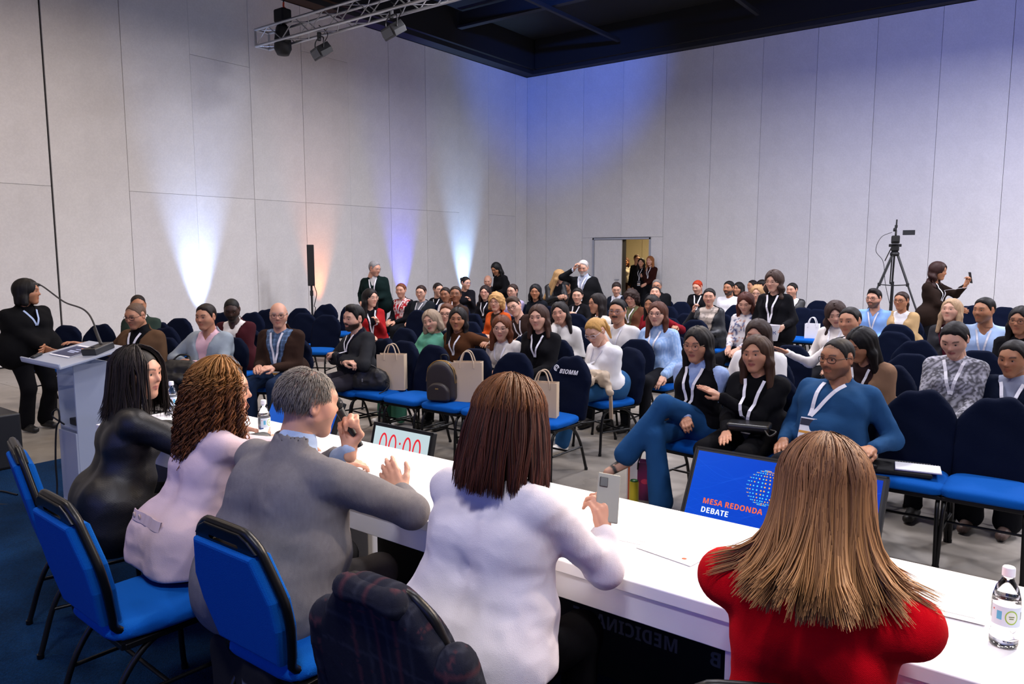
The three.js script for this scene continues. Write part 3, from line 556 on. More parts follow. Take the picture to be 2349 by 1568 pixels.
  if (T.neck) topPr.push(cap(N.clone().addScaledVector(up, -.03), N.clone().lerp(nk, T.neck), nr * 1.3, nr * 1.16));
  else if (T.collar) topPr.push(cap(N.clone().addScaledVector(up, -.04), N.clone().lerp(nk, .32), nr * 1.42, nr * 1.25));
  const vee = (open, depth, bot) => (x, y, z, f) => { const px = x - P.x, py = y - P.y, pz = z - P.z; const a = px * side.x + py * side.y + pz * side.z, b = (px * up.x + py * up.y + pz * up.z) / L, e = px * fwd.x + py * fwd.y + pz * fwd.z + slouch; if (e < -.01) return f; const w = open * clamp((b - bot) / (1 - bot), 0, 1.3) + depth; const dd = Math.max(Math.abs(a) - w, bot - b); return Math.max(f, -Math.max(dd, -(e + .01))); };
  const fT = fold(T.fold ?? (far ? .006 : .007), 9, 13, sd * 3.1);
  const vT = T.vee ? vee(T.vee, 0, T.veeB ?? .72) : null;
  const topG = fieldMesh(topPr, cellT, .03, (x, y, z, f) => { f = fT(x, y, z, f); if (T.cutY) f = smax(f, T.cutY + .012 * vnoise(x * 9, 1, z * 9) - y, .02); return vT ? vT(x, y, z, f) : f; }, .01);
  part(T.name || 'shirt', clothUV(colorize(topG, dye(T.c, T.pattern))), CM[T.kind || 'cloth'], root, T.label);
  let outer = topPr, outerPost = null;
  if (o.jacket) {
    const J = o.jacket, pr = [...torso(g * (J.loose || 1.07), 1.04, J.hem ?? .02), ...(J.sleeve === 0 ? [] : arms(1.14, J.sleeve || .97, J.slv || 1))];
    if (J.collar !== false) pr.push(cap(N.clone().addScaledVector(up, -.05), N.clone().lerp(nk, J.collar || .22), nr * 1.75, nr * 1.5));
    const fJ = fold(J.fold ?? .008, 8, 11, sd * 5.3), vJ = vee(J.open ?? .085, J.gap ?? .004, J.bot ?? .12);
    const neckCut = cap(N.clone().addScaledVector(up, -.01), nk, nr * 1.22, nr * 1.3);
    const ge = fieldMesh(pr, cellT, .03, (x, y, z, f) => { f = fJ(x, y, z, f); f = smax(f, -capD(neckCut, x, y, z), .006); if (J.cutY) f = smax(f, J.cutY + .012 * vnoise(x * 9, 1, z * 9) - y, .02); return vJ(x, y, z, f); }, .01);
    part(J.name || 'jacket', clothUV(colorize(ge, dye(J.c, J.pattern))), CM[J.kind || 'cloth'], root, J.label); outer = pr;
  }
  if (!o.noPants) { const pc = o.pants || { c: '#15161b' }; const pg = fieldMesh(legs(1.06, pc.wide || 0), far ? .034 : .019, .03, (x, y, z, f) => fold(.006, 9, 9, sd)(x, y, z, f)); part('trousers', clothUV(colorize(pg, dye(pc.c))), CM[pc.kind || 'cloth'], root); }
  const [sk, sc] = o.shoes || ['plain', '#15120f'];
  if (sk !== 'none') for (const k of ['l', 'r']) {
    const m = part('shoe', shoe(sk), cached('shoe' + sc, () => mat(sc, .5, { vertexColors: true })), root); const fy = (o['footyaw_' + k] || 0), fp = o['footpitch_' + k] || 0;
    m.position.set(AN[k].x, AN[k].y - .088, AN[k].z - .0); m.rotation.order = 'YXZ'; m.rotation.y = fy; m.rotation.x = fp; m.scale.setScalar(male ? 1.05 : .95);
  }
  // ---- lanyard laid over the outer garment
  if (o.lanyard) {
    const by = o.lanyard.t ?? .32, bx = o.lanyard.x || 0, pr = outer.length === topPr.length ? topPr : [...outer, ...topPr];
    const surf = (t, x) => { let z = .45; for (let i = 0; i < 40; i++) { const p = c(t, x, z); const d = evalPrims(pr, .03, p.x, p.y, p.z); if (d < .004) break; z -= Math.max(d * .8, .002); if (z < -.05) break; } return c(t, x, z + .006); };
    const sides = [[], []];
    for (const [i, sg] of [1, -1].entries()) for (let a = 0; a <= 9; a++) { const u = a / 9; const t = lerp(.985, by, u), x = lerp(sg * .062, bx + sg * .004, Math.pow(u, .85)); sides[i].push(surf(t, x)); }
    const strip = (pts, w) => { const pos = [], idx = []; const nrm = fwd.clone(); for (let i = 0; i < pts.length; i++) { const t = pts[Math.min(i + 1, pts.length - 1)].clone().sub(pts[Math.max(i - 1, 0)]).normalize(); const e = t.clone().cross(nrm).normalize().multiplyScalar(w / 2), n2 = e.clone().cross(t).normalize().multiplyScalar(.0012); for (const [a, b] of [[1, 1], [-1, 1], [-1, -1], [1, -1]]) { const p = pts[i].clone().addScaledVector(e, a).addScaledVector(n2, b); pos.push(p.x, p.y, p.z); } if (i) for (let q = 0; q < 4; q++) { const a = (i - 1) * 4 + q, b = (i - 1) * 4 + (q + 1) % 4, d = i * 4 + (q + 1) % 4, e2 = i * 4 + q; idx.push(a, b, d, a, d, e2); } } const gg = new THREE.BufferGeometry(); gg.setAttribute('position', new THREE.Float32BufferAttribute(pos, 3)); gg.setIndex(idx); return gg.toNonIndexed(); };
    const w = o.lanyard.w || .017; const lg = merge([strip(sides[0], w), strip(sides[1], w)]); lg.computeVertexNormals();
    part('lanyard', lg, cached('rib' + (o.lanyard.c || ''), () => mat(o.lanyard.c || 0xe2e1e8, .7)), root);
    if (o.lanyard.badge !== false) {
      const p = surf(by, bx), p2 = surf(by - .11 / L, bx); const yv = p.clone().sub(p2).normalize(), zv = fwd.clone().addScaledVector(yv, -fwd.dot(yv)).normalize(), xv = yv.clone().cross(zv); const q = new THREE.Quaternion().setFromRotationMatrix(new THREE.Matrix4().makeBasis(xv, yv, zv));
      const b = part('badge', badgeGeo(), badgeW, root); b.position.copy(p).addScaledVector(yv, -.075).addScaledVector(zv, .006); b.quaternion.copy(q);
      part('badge_header', BG.h, badgeD, b); part('badge_stripe', BG.s, badgeO, b);
    }
  }
  root.userData.rig = null; delete root.userData.rig;
  return { root, outer, c, P, N, L, hs, WR, EL, SH, AN, KN, hc, hq, up, side, fwd, world: p => p.clone().applyAxisAngle(V(0, 1, 0), yaw).add(V(base.x, 0, base.z)) };
}
const BG = { h: box(.092, .04, .0012, 0, .035, .002), s: box(.092, .014, .0012, 0, -.025, .002) };
let _bg; function badgeGeo() { return _bg || (_bg = rbox(.095, .125, .003, .001, 0, 0, 0, 1)); }
// ---------------------------------------------------------------- chairs
const blueFab = cached('blueFab', () => phys(0x0552a6, .95, { specularIntensity: .25, bumpMap: rep(weave, 7), bumpScale: .0018 }));
const navyFab = cached('navyFab', () => phys(0x081024, .96, { specularIntensity: .2, bumpMap: rep(weave, 7), bumpScale: .0015 }));
const frameMat = mat(0x0c0c0e, .38, { metalness: .35 });
// seat cushion: domed pad, rounded corners, crown in the middle. local: z forward
function cushion(w, d, h, y0) {
  const hw = w / 2, hd = d / 2;
  const g = fnMesh([-hw - .03, y0 - .03, -hd - .03], [hw + .03, y0 + h + .04, hd + .03], .0185, (x, y, z) => {
    const wz = hw - .03 * clamp((-z) / hd); const qx = Math.abs(x) - (wz - .075), qz = Math.abs(z) - (hd - .075); const d2 = Math.hypot(Math.max(qx, 0), Math.max(qz, 0)) + Math.min(Math.max(qx, qz), 0) - .075;
    const top = y0 + h + .018 * (1 - (x / hw) ** 2) * (1 - (z / hd) ** 2); const dy = Math.max(y - top, y0 - y); return smax(d2, dy, .038) ;
  });
  return clothUV(g);
}
const SEATY = .40, seatGeo = cushion(.44, .43, .055, SEATY);
const backW = .20, backTilt = .14;
// the fabric cover over an audience chair back, local to the chair
function coverGeo(v) {
  const g = fnMesh([-.27, .30, -.40], [.27, .97, -.08], .0185, (x, y, z) => {
    const t = (y - .45) / .45, zc = -.215 - .09 * t - .02 * v.lean; const ax = Math.abs(x - v.skew * t * .02);
    const top = .885 + v.h - .085 * sst(.06, .19, ax) - .09 * sst(.15, .235, ax) + .012 * v.bump * (vnoise(x * 14 + v.s, 1, v.s) - .5);
    let dx = ax - (.212 - .012 * clamp(1 - t)), dz = Math.abs(z - zc) - (.028 + .006 * v.puff); const dy = y - top, dl = (.385 + .03 * vnoise(x * 9 + v.s, 3, v.s)) - y;
    let d = smax(smax(dx, dz, .03), smax(dy, dl, .02), .035);
    d += .010 * v.wr * (Math.abs(2 * vnoise(x * 8 + v.s, y * 7, z * 3 + v.s) - 1) - .35) * sst(.4, .6, y) + .007 * v.wr * (Math.abs(2 * vnoise(x * 5 + y * 9 + v.s, y * 3, 4) - 1) - .4);
    return d;
  });
  return clothUV(g);
}
const covers = [[0, 0, .0, 1, 0, .5], [1.3, .4, .01, 1.1, 1, 1.1], [2.7, -.6, -.01, 1, 1, 1.5], [4.9, .9, .015, 1.2, 2, .9]].map(([s, skew, h, puff, bump, wr], i) => coverGeo({ s: s * 11 + i, skew, h, puff, bump: bump + 1, wr, lean: i % 2 }));
const legR = .0115;
const footPts = { fl: [.195, 0, .21], fr: [-.195, 0, .21], rl: [.19, 0, -.27], rr: [-.19, 0, -.27] };
const legGeo = {};
for (const [k, p] of Object.entries(footPts)) { const top = V(Math.sign(p[0]) * .18, .385, k[0] === 'f' ? .15 : -.13); const b = V(...p); legGeo[k] = merge([tube(k[0] === 'f' ? [V(top.x * .9, .392, .02), V(top.x, .388, .09), V(top.x * 1.02, .35, .165), b.clone().setY(.012)] : [V(top.x * .95, .392, -.02), V(top.x, .36, -.1), V(top.x, .25, -.19), b.clone().setY(.012)], legR, 16, 8), cyl(.014, .014, .02, 10, b.x, .01, b.z)]); }
const railGeo = merge([rbox(.40, .022, .022, .004, 0, .388, .17, 1), rbox(.38, .022, .022, .004, 0, .388, -.17, 1), rbox(.022, .022, .34, .004, .185, .388, 0, 1), rbox(.022, .022, .34, .004, -.185, .388, 0, 1), box(.38, .012, .36, 0, .395, 0)]);
const strGeo = merge([bar(V(.193, .2, .185), V(.185, .2, -.215), .008), bar(V(-.193, .2, .185), V(-.185, .2, -.215), .008), bar(V(-.19, .2, -.03), V(.19, .2, -.03), .008)]);
const postGeo = s => tube([[s * .165, .388, -.15], [s * .168, .40, -.2], [s * .17, .55, -.235], [s * .16, .74, -.27]], .011, 14, 8);
const postL = postGeo(1), postR = postGeo(-1);
function chairParts(o) {
  part('seat', seatGeo, blueFab, o); part('seat_frame', railGeo, frameMat, o); part('stretcher', strGeo, frameMat, o);
  for (const k in legGeo) part('leg', legGeo[k], frameMat, o);
}
const audProto = covers.map((cg, i) => {
  const o = new THREE.Group(); o.name = 'audience_chair'; o.userData = { label: 'empty navy covered banquet chair with no one sitting near it', category: 'chair' };
  chairParts(o); part('back_post', postL, frameMat, o); part('back_post', postR, frameMat, o); part('backrest_cover', cg, navyFab, o); return o;
});
// open back chair: blue padded back in a black frame with a hand slot at the top (local: z forward)
function openBack(o) {
  const wb = .17, ws = .215, wt = .125, H0 = .46, H1 = .90;
  const outer = [[-wb, H0], [-ws + .004, .60], [-ws, .70], [-wt - .035, .845], [-wt, .878], [-wt + .035, .895], [wt - .035, .895], [wt, .878], [wt + .035, .845], [ws, .70], [ws - .004, .60], [wb, H0]];
  const hole = [[-.075, .838], [-.085, .85], [-.075, .862], [.075, .862], [.085, .85], [.075, .838]];
  const bend = g => { const p = g.attributes.position; for (let i = 0; i < p.count; i++) { const t = (p.getY(i) - .42); p.setZ(i, p.getZ(i) - .19 - t * .22); } g.computeVertexNormals(); return g; };
  const sh = 0.018; const inner = outer.map(([x, y]) => [x * .93, .68 + (y - .68) * .955]);
  const pad = slab(inner.map(([x, y]) => [x, Math.min(y, .835)]), .05, .014, []);
  part('backrest', metreUV(bend(pad.translate(0, 0, -.018))), blueFab, o);
  const rim = new THREE.CatmullRomCurve3(outer.map(([x, y]) => V(x, y, .008)), false, 'catmullrom', .3);
  const pts = rim.getPoints(40).map(p => V(p.x, p.y, p.z - .19 - (p.y - .42) * .22)); pts.unshift(V(-.16, .41, -.185), V(-.165, .40, -.12)); pts.unshift(V(-.17, .392, -.02)); pts.push(V(.16, .41, -.185), V(.165, .40, -.12), V(.17, .392, -.02));
  part('back_frame', tube(pts, .0145, 90, 8), frameMat, o);
  const band = slab([...outer.slice(3, 9), [wt + .01, .828], [-wt - .01, .828]], .03, .006, [hole]); part('top_rail', bend(band.translate(0, 0, -.008)), frameMat, o);
}
const panelProto = (() => { const o = new THREE.Group(); o.name = 'panel_chair'; o.userData = { label: '', category: 'chair' }; chairParts(o); openBack(o); return o; })();
const chairSpots = [];
function audienceChair(x, z, yaw, label, v) {
  const k = v ?? Math.floor(hash3(Math.round(x * 100), Math.round(z * 100), 5) * 3.99); chairSpots.push([x, z]);
  const base = audProto[k]; const o = base.clone(); o.name = numbered('audience_chair'); o.userData = { ...base.userData }; scene.add(o); o.position.set(x, 0, z); o.rotation.y = yaw;
  o.userData.group = label ? undefined : 'empty navy covered chairs away from people'; if (label) { o.userData.label = label; delete o.userData.group; } return o;
}
// ---------------------------------------------------------------- panel table, lectern, sound, screens
const white = mat(0xe6e5e8, .42), whiteEdge = mat(0xdcdce2, .5), blk = mat(0x0a0a0b, .6), satin = mat(0x17181b, .45);
const TZ0 = -1.915, TZ1 = -2.575, TH = .75;
{
  const units = [-4.42, -3.88, -2.82, -1.76, -.672, .36, 1.42];
  for (let i = 0; i < units.length - 1; i++) {
    const x0 = units[i] + .002, x1 = units[i + 1] - .002, w = x1 - x0, cx = (x0 + x1) / 2, cz = (TZ0 + TZ1) / 2;
    const o = thing('table_unit', ['white lacquered table module at the lectern end of the panel table', 'white table module before the woman in black leather', 'white table module before the man in the grey suit', 'white table module before the woman in the white sweater', 'white table module before the woman in red', 'white table module at the far end from the lectern'][i], 'table', [cx, 0, cz], 0);
    part('table_top', rbox(w, .04, TZ0 - TZ1, .004, 0, TH - .02, 0), white, o);
    part('apron', rbox(w - .01, .085, .02, .003, 0, TH - .084, (TZ0 - TZ1) / 2 - .018), whiteEdge, o);
    for (const s of [-1, 1]) part('side_panel', rbox(.036, TH - .042, TZ0 - TZ1 - .03, .003, s * (w / 2 - .02), (TH - .042) / 2, 0), whiteEdge, o);
    const f = part('front_panel', box(w - .13, TH - .06, .02, 0, (TH - .06) / 2 + .01, -(TZ0 - TZ1) / 2 + .05), blk, o);
    if (i === 3) {   // the lettering of the lit front shows reversed through the panel
      const tm = mat(0x6a6a70, .6);
      for (const [txt, xr, wd] of [['MEDICINA GE', -1.105, .47], ['B', -.935, 0]]) {
        const tg = new TextGeometry(txt, { font: fontBold, size: .056, depth: .003, curveSegments: 4 }); tg.computeBoundingBox(); const bw = tg.boundingBox.max.x; tg.scale(wd ? wd / bw : 1, 1, 1).rotateY(Math.PI).translate(xr - cx, .215, -2.512 - cz);
        part('lettering', tg, tm, f, 'dark lettering seen reversed from behind');
      }
    }
  }
}
// sheets of paper
function sheetTex(lines, logo) {
  return canvasTex(512, 724, (g, w, h) => { g.fillStyle = '#f7f6f4'; g.fillRect(0, 0, w, h); g.fillStyle = '#8d8d92'; let y = 120; seed(lines); if (logo) { g.fillStyle = '#b0583c'; g.beginPath(); g.arc(110, 84, 20, 0, 7); g.fill(); g.fillStyle = '#8d8d92'; g.fillRect(150, 74, 190, 9); g.fillRect(150, 92, 120, 7); } else g.fillRect(60, 60, 240, 12);
    for (let i = 0; i < lines; i++) { let x = 60; const e = 200 + rr(0, 250); while (x < e) { const l = rr(10, 44); g.fillRect(x, y, l, 5); x += l + 7; } y += 22; if (rnd() < .2) y += 12; } });
}
const sheetG = new THREE.BoxGeometry(.21, .0015, .297);
const SX = [['printed sheet lying by the phone on the panel table', -1.13, -2.33, .1, 18, false], ['printed sheet with a small red logo beside the woman in red', -.98, -2.28, -.16, 9, true], ['typed page lying between the woman in red and the water bottle', -.24, -2.37, .04, 14, false]];
for (const [i, [l, x, z, t, n, lg]] of SX.entries()) { const m = new THREE.MeshStandardMaterial({ map: sheetTex(n, lg), roughness: .85 }); const o = solo('paper_sheet', sheetG.clone(), m, l, 'paper'); o.position.set(x, TH + .001 + i * .0018, z); o.rotation.y = Math.PI + t; }
// water bottles
const pet = phys(0xffffff, .04, { transmission: 1, thickness: .002, ior: 1.45 }), waterM = phys(0xffffff, .02, { transmission: 1, thickness: .05, ior: 1.33 }), capM = mat(0xf4f4f6, .45);
const bLabel = canvasTex(512, 160, (g, w, h) => { g.fillStyle = '#dfe9f2'; g.fillRect(0, 0, w, h); g.fillStyle = '#5fb6d8'; g.fillRect(60, 40, 46, 70); g.fillStyle = '#e8efe0'; g.beginPath(); g.arc(190, 80, 52, 0, 7); g.fill(); g.strokeStyle = '#9fc23c'; g.lineWidth = 10; g.stroke(); g.fillStyle = '#6b7a3a'; g.fillRect(165, 70, 50, 8); g.fillRect(170, 86, 40, 8); g.fillStyle = '#3b4654'; for (let i = 0; i < 14; i++) g.fillRect(285 + i * 7, 40, 3 + (i % 3), 62); g.fillStyle = '#c8402c'; g.fillRect(20, 30, 14, 14); g.fillStyle = '#4a5663'; for (let i = 0; i < 6; i++) g.fillRect(400, 36 + i * 14, 80, 6); });
function bottle(x, z, y, label, turn) {
  const o = thing('water_bottle', label, 'bottle', [x, y, z], turn || 0);
  const prof = [[0, 0], [.024, 0], [.0305, .004], [.032, .012], [.032, .03], [.0295, .034], [.0305, .055], [.032, .06], [.032, .115], [.031, .125], [.024, .152], [.0145, .168], [.0125, .175], [.0125, .186]];
  part('bottle_body', lathe(prof, 28), pet, o); part('water', lathe([[0, .003], [.0285, .005], [.0292, .03], [.0275, .034], [.029, .058], [.0295, .112], [.0282, .124], [0, .124]], 24), waterM, o);
  const c = part('cap', lathe([[0, .203], [.012, .203], [.0142, .2], [.0145, .183], [.0145, .18], [.0125, .18]], 24), capM, o);
  part('label', new THREE.CylinderGeometry(.0325, .0325, .05, 28, 1, true, 0, Math.PI * 1.25).translate(0, .085, 0), new THREE.MeshStandardMaterial({ map: bLabel, roughness: .5, side: THREE.DoubleSide }), o);
}
bottle(-.085, -2.15, TH, 'clear plastic water bottle alone at the end of the panel table', -1.0);
bottle(-3.38, -2.31, TH, 'clear water bottle between the curly haired woman and the grey suited man', .4);
bottle(-4.32, -2.32, TH, 'clear water bottle beside the face of the woman in leather', .8);
// lectern of frosted acrylic
{
  const fro = phys(0xcfd6e4, .38, { transmission: .55, thickness: 0, ior: 1.45 });
  const o = thing('lectern', 'frosted acrylic lectern with sloping reading plate and cable shelf', 'lectern', [-5.40, 0, -2.28], 0);
  const w = .26, d = .24;
  part('column_front', rbox(w, .98, .012, .002, 0, .49, -d / 2), fro, o); part('column_back', rbox(w, .52, .012, .002, 0, .26, d / 2), fro, o);
  for (const s of [-1, 1]) part('column_side', rbox(.012, .98, d - .014, .002, s * (w / 2 - .006), .49, 0), fro, o);
  part('shelf', rbox(w - .03, .012, d - .02, .002, 0, .54, 0), fro, o); part('base', rbox(.32, .02, .3, .004, 0, .01, 0), fro, o);
  const pl = part('reading_plate', rbox(.6, .014, .46, .004), fro, o); pl.position.set(-.02, 1.035, .03); pl.rotation.x = .2;
  part('lip', rbox(.6, .03, .012, .003, 0, .015, .225), fro, pl);
  part('receiver', rbox(.18, .045, .14, .006, 0, .57, 0), blk, o);
  // brochure, microphone, cables and clicker are things of their own
  const up = new THREE.Matrix4().makeRotationX(.2);
  const pt = (x, y, z) => V(x, y, z).applyMatrix4(up).add(V(-5.44, 1.035, -2.25));
  const bt = canvasTex(512, 360, (g, w2, h) => { const gr = g.createLinearGradient(0, 0, w2, h); gr.addColorStop(0, '#23325e'); gr.addColorStop(1, '#1b2244'); g.fillStyle = gr; g.fillRect(0, 0, w2, h); g.fillStyle = '#f2f2f5'; g.fillRect(0, 0, w2, 36); g.fillRect(0, h - 26, w2, 26); g.fillStyle = '#b9c4e6'; g.font = 'bold 40px sans-serif'; g.fillRect(190, 120, 150, 16); g.fillRect(150, 170, 230, 26); g.fillRect(180, 210, 170, 20); g.fillStyle = '#c07a4a'; g.fillRect(240, 80, 60, 20); });
  const br = solo('brochure', box(.30, .003, .21), [mat(0xeeeeee), mat(0xeeeeee), new THREE.MeshStandardMaterial({ map: bt, roughness: .4 }), mat(0xeeeeee), mat(0xeeeeee), mat(0xeeeeee)], 'dark blue printed brochure on the lectern plate', 'brochure'); br.position.copy(pt(-.04, .011, -.02)); br.rotation.set(.2, 0, 0);
  const ck = thing('clicker', 'small black clicker lying on the lectern plate', 'remote'); ck.position.copy(pt(-.22, .018, .15)); ck.rotation.set(.2, .6, 0); part('shell', rbox(.03, .018, .1, .008), blk, ck); part('button', cyl(.008, .008, .004, 12, 0, .01, -.02), mat(0x555555), ck);
  const mb = thing('gooseneck_microphone', 'long gooseneck microphone curving up from the lectern plate', 'microphone'); mb.position.copy(pt(.2, .008, -.08)); mb.rotation.set(.2, .35, 0);
  part('base', slab([[-.06, -.085], [.06, -.085], [.05, .085], [-.05, .085]], .03, .008).rotateX(-Math.PI / 2).translate(0, .006, 0), satin, mb); part('button', cyl(.012, .012, .006, 14, 0, .048, .04), mat(0x333338), mb);
  mb.updateMatrixWorld(true);
  const inv = mb.matrixWorld.clone().invert(); const tip = atZ(82, 650, -2.62), b0 = mb.localToWorld(V(0, .04, -.03)); const p1 = b0.clone().lerp(tip, .18).add(V(.05, .12, 0)), p2 = b0.clone().lerp(tip, .55).add(V(.04, .05, 0)), p3 = b0.clone().lerp(tip, .88).add(V(.0, .03, 0));
  part('gooseneck', tube([b0, p1, p2, p3, tip].map(p => p.applyMatrix4(inv)), .0062, 60, 8), satin, mb); part('sleeve', bar(b0.clone(), b0.clone().lerp(p1, .55), .011, 10), satin, mb); part('capsule', bar(p3.clone().lerp(tip, .4), tip.clone().add(tip.clone().sub(p3).multiplyScalar(.25)), .0105, 10), satin, mb);
  const cb = [[-5.45, .56, -2.16], [-5.54, .62, -2.12], [-5.46, .67, -2.13], [-5.42, .6, -2.12], [-5.5, .54, -2.13], [-5.53, .3, -2.12], [-5.54, .1, -2.12], [-5.54, .02, -2.1], [-5.9, .018, -1.8], [-6.1, .018, -1.95], [-5.9, .018, -2.0]];
  solo('cable', tube(cb, .006, 80, 6), blk, 'black cable looping down the frosted lectern to the carpet', 'cable');
}
// subwoofer and column loudspeaker beside the standing woman
{
  const o = thing('subwoofer', 'black bass loudspeaker box on the carpet under a column speaker', 'speaker', [-6.95, .012, -2.08], .0);
  part('cabinet', rbox(.5, .44, .52, .02, 0, .22, 0), satin, o); part('grille', rbox(.44, .36, .012, .01, 0, .22, -.262), blk, o); part('grip', rbox(.012, .05, .2, .01, .252, .28, 0), blk, o); for (const [x, z] of [[-.2, -.2], [.2, -.2], [-.2, .2], [.2, .2]]) part('foot', cyl(.02, .02, .012, 10, x, -.006 + .0, z), blk, o);
  const c = thing('column_speaker', 'slim black column loudspeaker standing on the bass box', 'speaker', [-7.09, .452, -2.05], 0); part('cabinet', rbox(.12, .95, .13, .012, 0, .475, 0), satin, c); part('grille', rbox(.1, .9, .008, .004, 0, .475, -.066), blk, c);
}
{
  const p = atX(713, 608, -11.6), yt = atX(713, 561, -11.6).y, yb = atX(716, 655, -11.6).y;
  const o = thing('column_speaker', 'tall black line array speaker on a pole near the wall', 'speaker', [p.x, 0, p.z], .9);
  part('cabinet', rbox(.13, yt - yb, .16, .01, 0, (yt + yb) / 2, 0), satin, o); part('grille', rbox(.11, yt - yb - .04, .008, .004, 0, (yt + yb) / 2, .081), blk, o);
  part('pole', bar(V(0, .5, 0), V(0, yb, 0), .02, 12), satin, o); part('clamp', rbox(.06, .1, .07, .01, 0, yb - .14, 0), blk, o); part('cable', tube([[.05, yb, -.05], [.09, yb - .15, -.03], [.04, yb - .4, .02], [.06, .7, 0], [.02, .5, 0]], .008, 30, 6), blk, o);
  part('bass_cabinet', rbox(.42, .5, .46, .02, 0, .25, 0), satin, o);
}
// uplights at the foot of the left wall
const UP = [[-7.47, 0xa9c4ff, 90, 'white', 470], [-12.62, 0x4a50ff, 60, 'blue', 935], [-14.85, 0x9fc6ff, 90, 'pale blue', 1075], [-10.18, 0xff9040, 26, 'orange', 745]];
for (const [z, c, pw, nm] of UP) {
  const o = thing('uplight', nm + ' glowing floor uplight at the foot of the panelled wall', 'light', [XL + .22, 0, z], 0);
  part('housing', lathe([[0, .05], [.085, .05], [.085, .17], [.078, .17], [.078, .155]], 20), blk, o); part('yoke', tube([[0, .02, -.11], [0, .1, -.11], [0, .02, -.11]], .008, 4, 6), blk, o); part('foot_plate', rbox(.06, .012, .26, .004, 0, .006, 0), blk, o);
  part('lens', cyl(.077, .077, .006, 20, 0, .155, 0), mat(0xffffff, .3, { emissive: c, emissiveIntensity: 4 }), o);
  spot(c, pw * 1.3, [XL + .22, .18, z], [XL + .12, 3.2, z], .34, 1, 2);
}
// truss with its chain hoist and floods
{
  const al = mat(0xb9babd, .35, { metalness: .75 });
  const y0 = 5.36, y1 = 5.64, zf = -8.3, zb = -8.58, x0 = -11.95, x1 = 3.0;
  const o = thing('lighting_truss', 'silver box truss hanging across the room under the black ceiling', 'truss', [0, 0, 0]);
  for (const [y, z] of [[y0, zf], [y0, zb], [y1, zf], [y1, zb]]) part('chord', bar(V(x0, y, z), V(x1, y, z), .024, 10), al, o);
  const n = 40, dx = (x1 - x0) / n; for (let i = 0; i < n; i++) { const a = x0 + i * dx, m = a + dx / 2, b = a + dx; const lo = i % 2 === 0; for (const [p, q] of [[V(a, lo ? y0 : y1, zf), V(b, lo ? y1 : y0, zf)], [V(a, lo ? y0 : y1, zb), V(b, lo ? y1 : y0, zb)], [V(a, y0, lo ? zf : zb), V(b, y0, lo ? zb : zf)], [V(a, y1, lo ? zf : zb), V(b, y1, lo ? zb : zf)]]) part('brace', bar(p, q, .0095, 6), al, o); }
  for (const x of [x0, x0 + 4.98, x0 + 5.02, x1]) for (const [p, q] of [[V(x, y0, zf), V(x, y1, zf)], [V(x, y0, zb), V(x, y1, zb)], [V(x, y0, zf), V(x, y0, zb)], [V(x, y1, zf), V(x, y1, zb)]]) part('end_tube', bar(p, q, .02, 8), al, o);
  const hx = atZ(648, 80, -8.44).x;
  const h = thing('chain_hoist', 'black chain hoist bag with an orange hook above the truss end', 'hoist', [hx, 5.3, -8.44], 0);
  part('chain_bag', lathe([[0, -.16], [.1, -.15], [.15, -.05], [.14, .12], [.11, .3], [.08, .36], [0, .37]], 18), blk, h); part('motor', rbox(.26, .22, .2, .03, .02, .5, 0), blk, h); part('hook', tube([[.06, .72, 0], [.06, .64, 0], [.1, .61, 0], [.06, .57, 0]], .015, 12, 8), mat(0xd9481f, .5), h); part('chain', bar(V(.06, .7, 0), V(.06, 2.1, 0), .012, 6), satin, h);
  function flood(x, y, label, tilt, lit) {
    const f = thing('flood_light', label, 'light', [x, y, -8.44], -.35);
    const b = part('housing', slab([[-.21, -.02], [-.19, -.1], [.19, -.1], [.21, -.02], [.17, .08], [-.17, .08]], .2, .012).translate(0, -.05, -.1), satin, f); part('lens', rbox(.34, .12, .01, .004, 0, -.06, .118), lit ? mat(0xffffff, .3, { emissive: 0xffe0a8, emissiveIntensity: 9 }) : mat(0x2c2e33, .2), b); b.rotation.x = tilt;
    part('yoke', tube([[-.2, -.04, 0], [-.2, .12, 0], [.2, .12, 0], [.2, -.04, 0]], .011, 30, 6), satin, f); part('clamp', rbox(.05, .14, .06, .01, 0, .18, 0), satin, f); part('plug_cable', tube([[.05, .1, -.08], [.14, .2, -.1], [.05, .3, -.06], [.0, .36, 0]], .007, 20, 6), blk, f);
    if (lit) for (const s of [-1, 1]) part('barn_door', rbox(.36, .004, .12, .001).rotateX(s * .5).translate(0, -.06 + s * .1, .17), satin, b);
    return f;
  }
  flood(atZ(733, 118, -8.44).x, atZ(733, 118, -8.44).y + .06, 'black flood lamp hanging under the truss end on a yoke', .55, false);
  flood(atZ(898, 70, -8.44).x, atZ(898, 70, -8.44).y + .06, 'black flood lamp under the truss before the dark ceiling', .55, false);
  for (const [i, k] of KEYS.entries()) { flood(k[0], 5.16, ['lit', 'bright', 'glowing'][i] + ' stage flood on the truss turned towards the panel table, ' + ['nearest the wall', 'in the middle', 'farthest from the wall'][i], .45, true); }
}
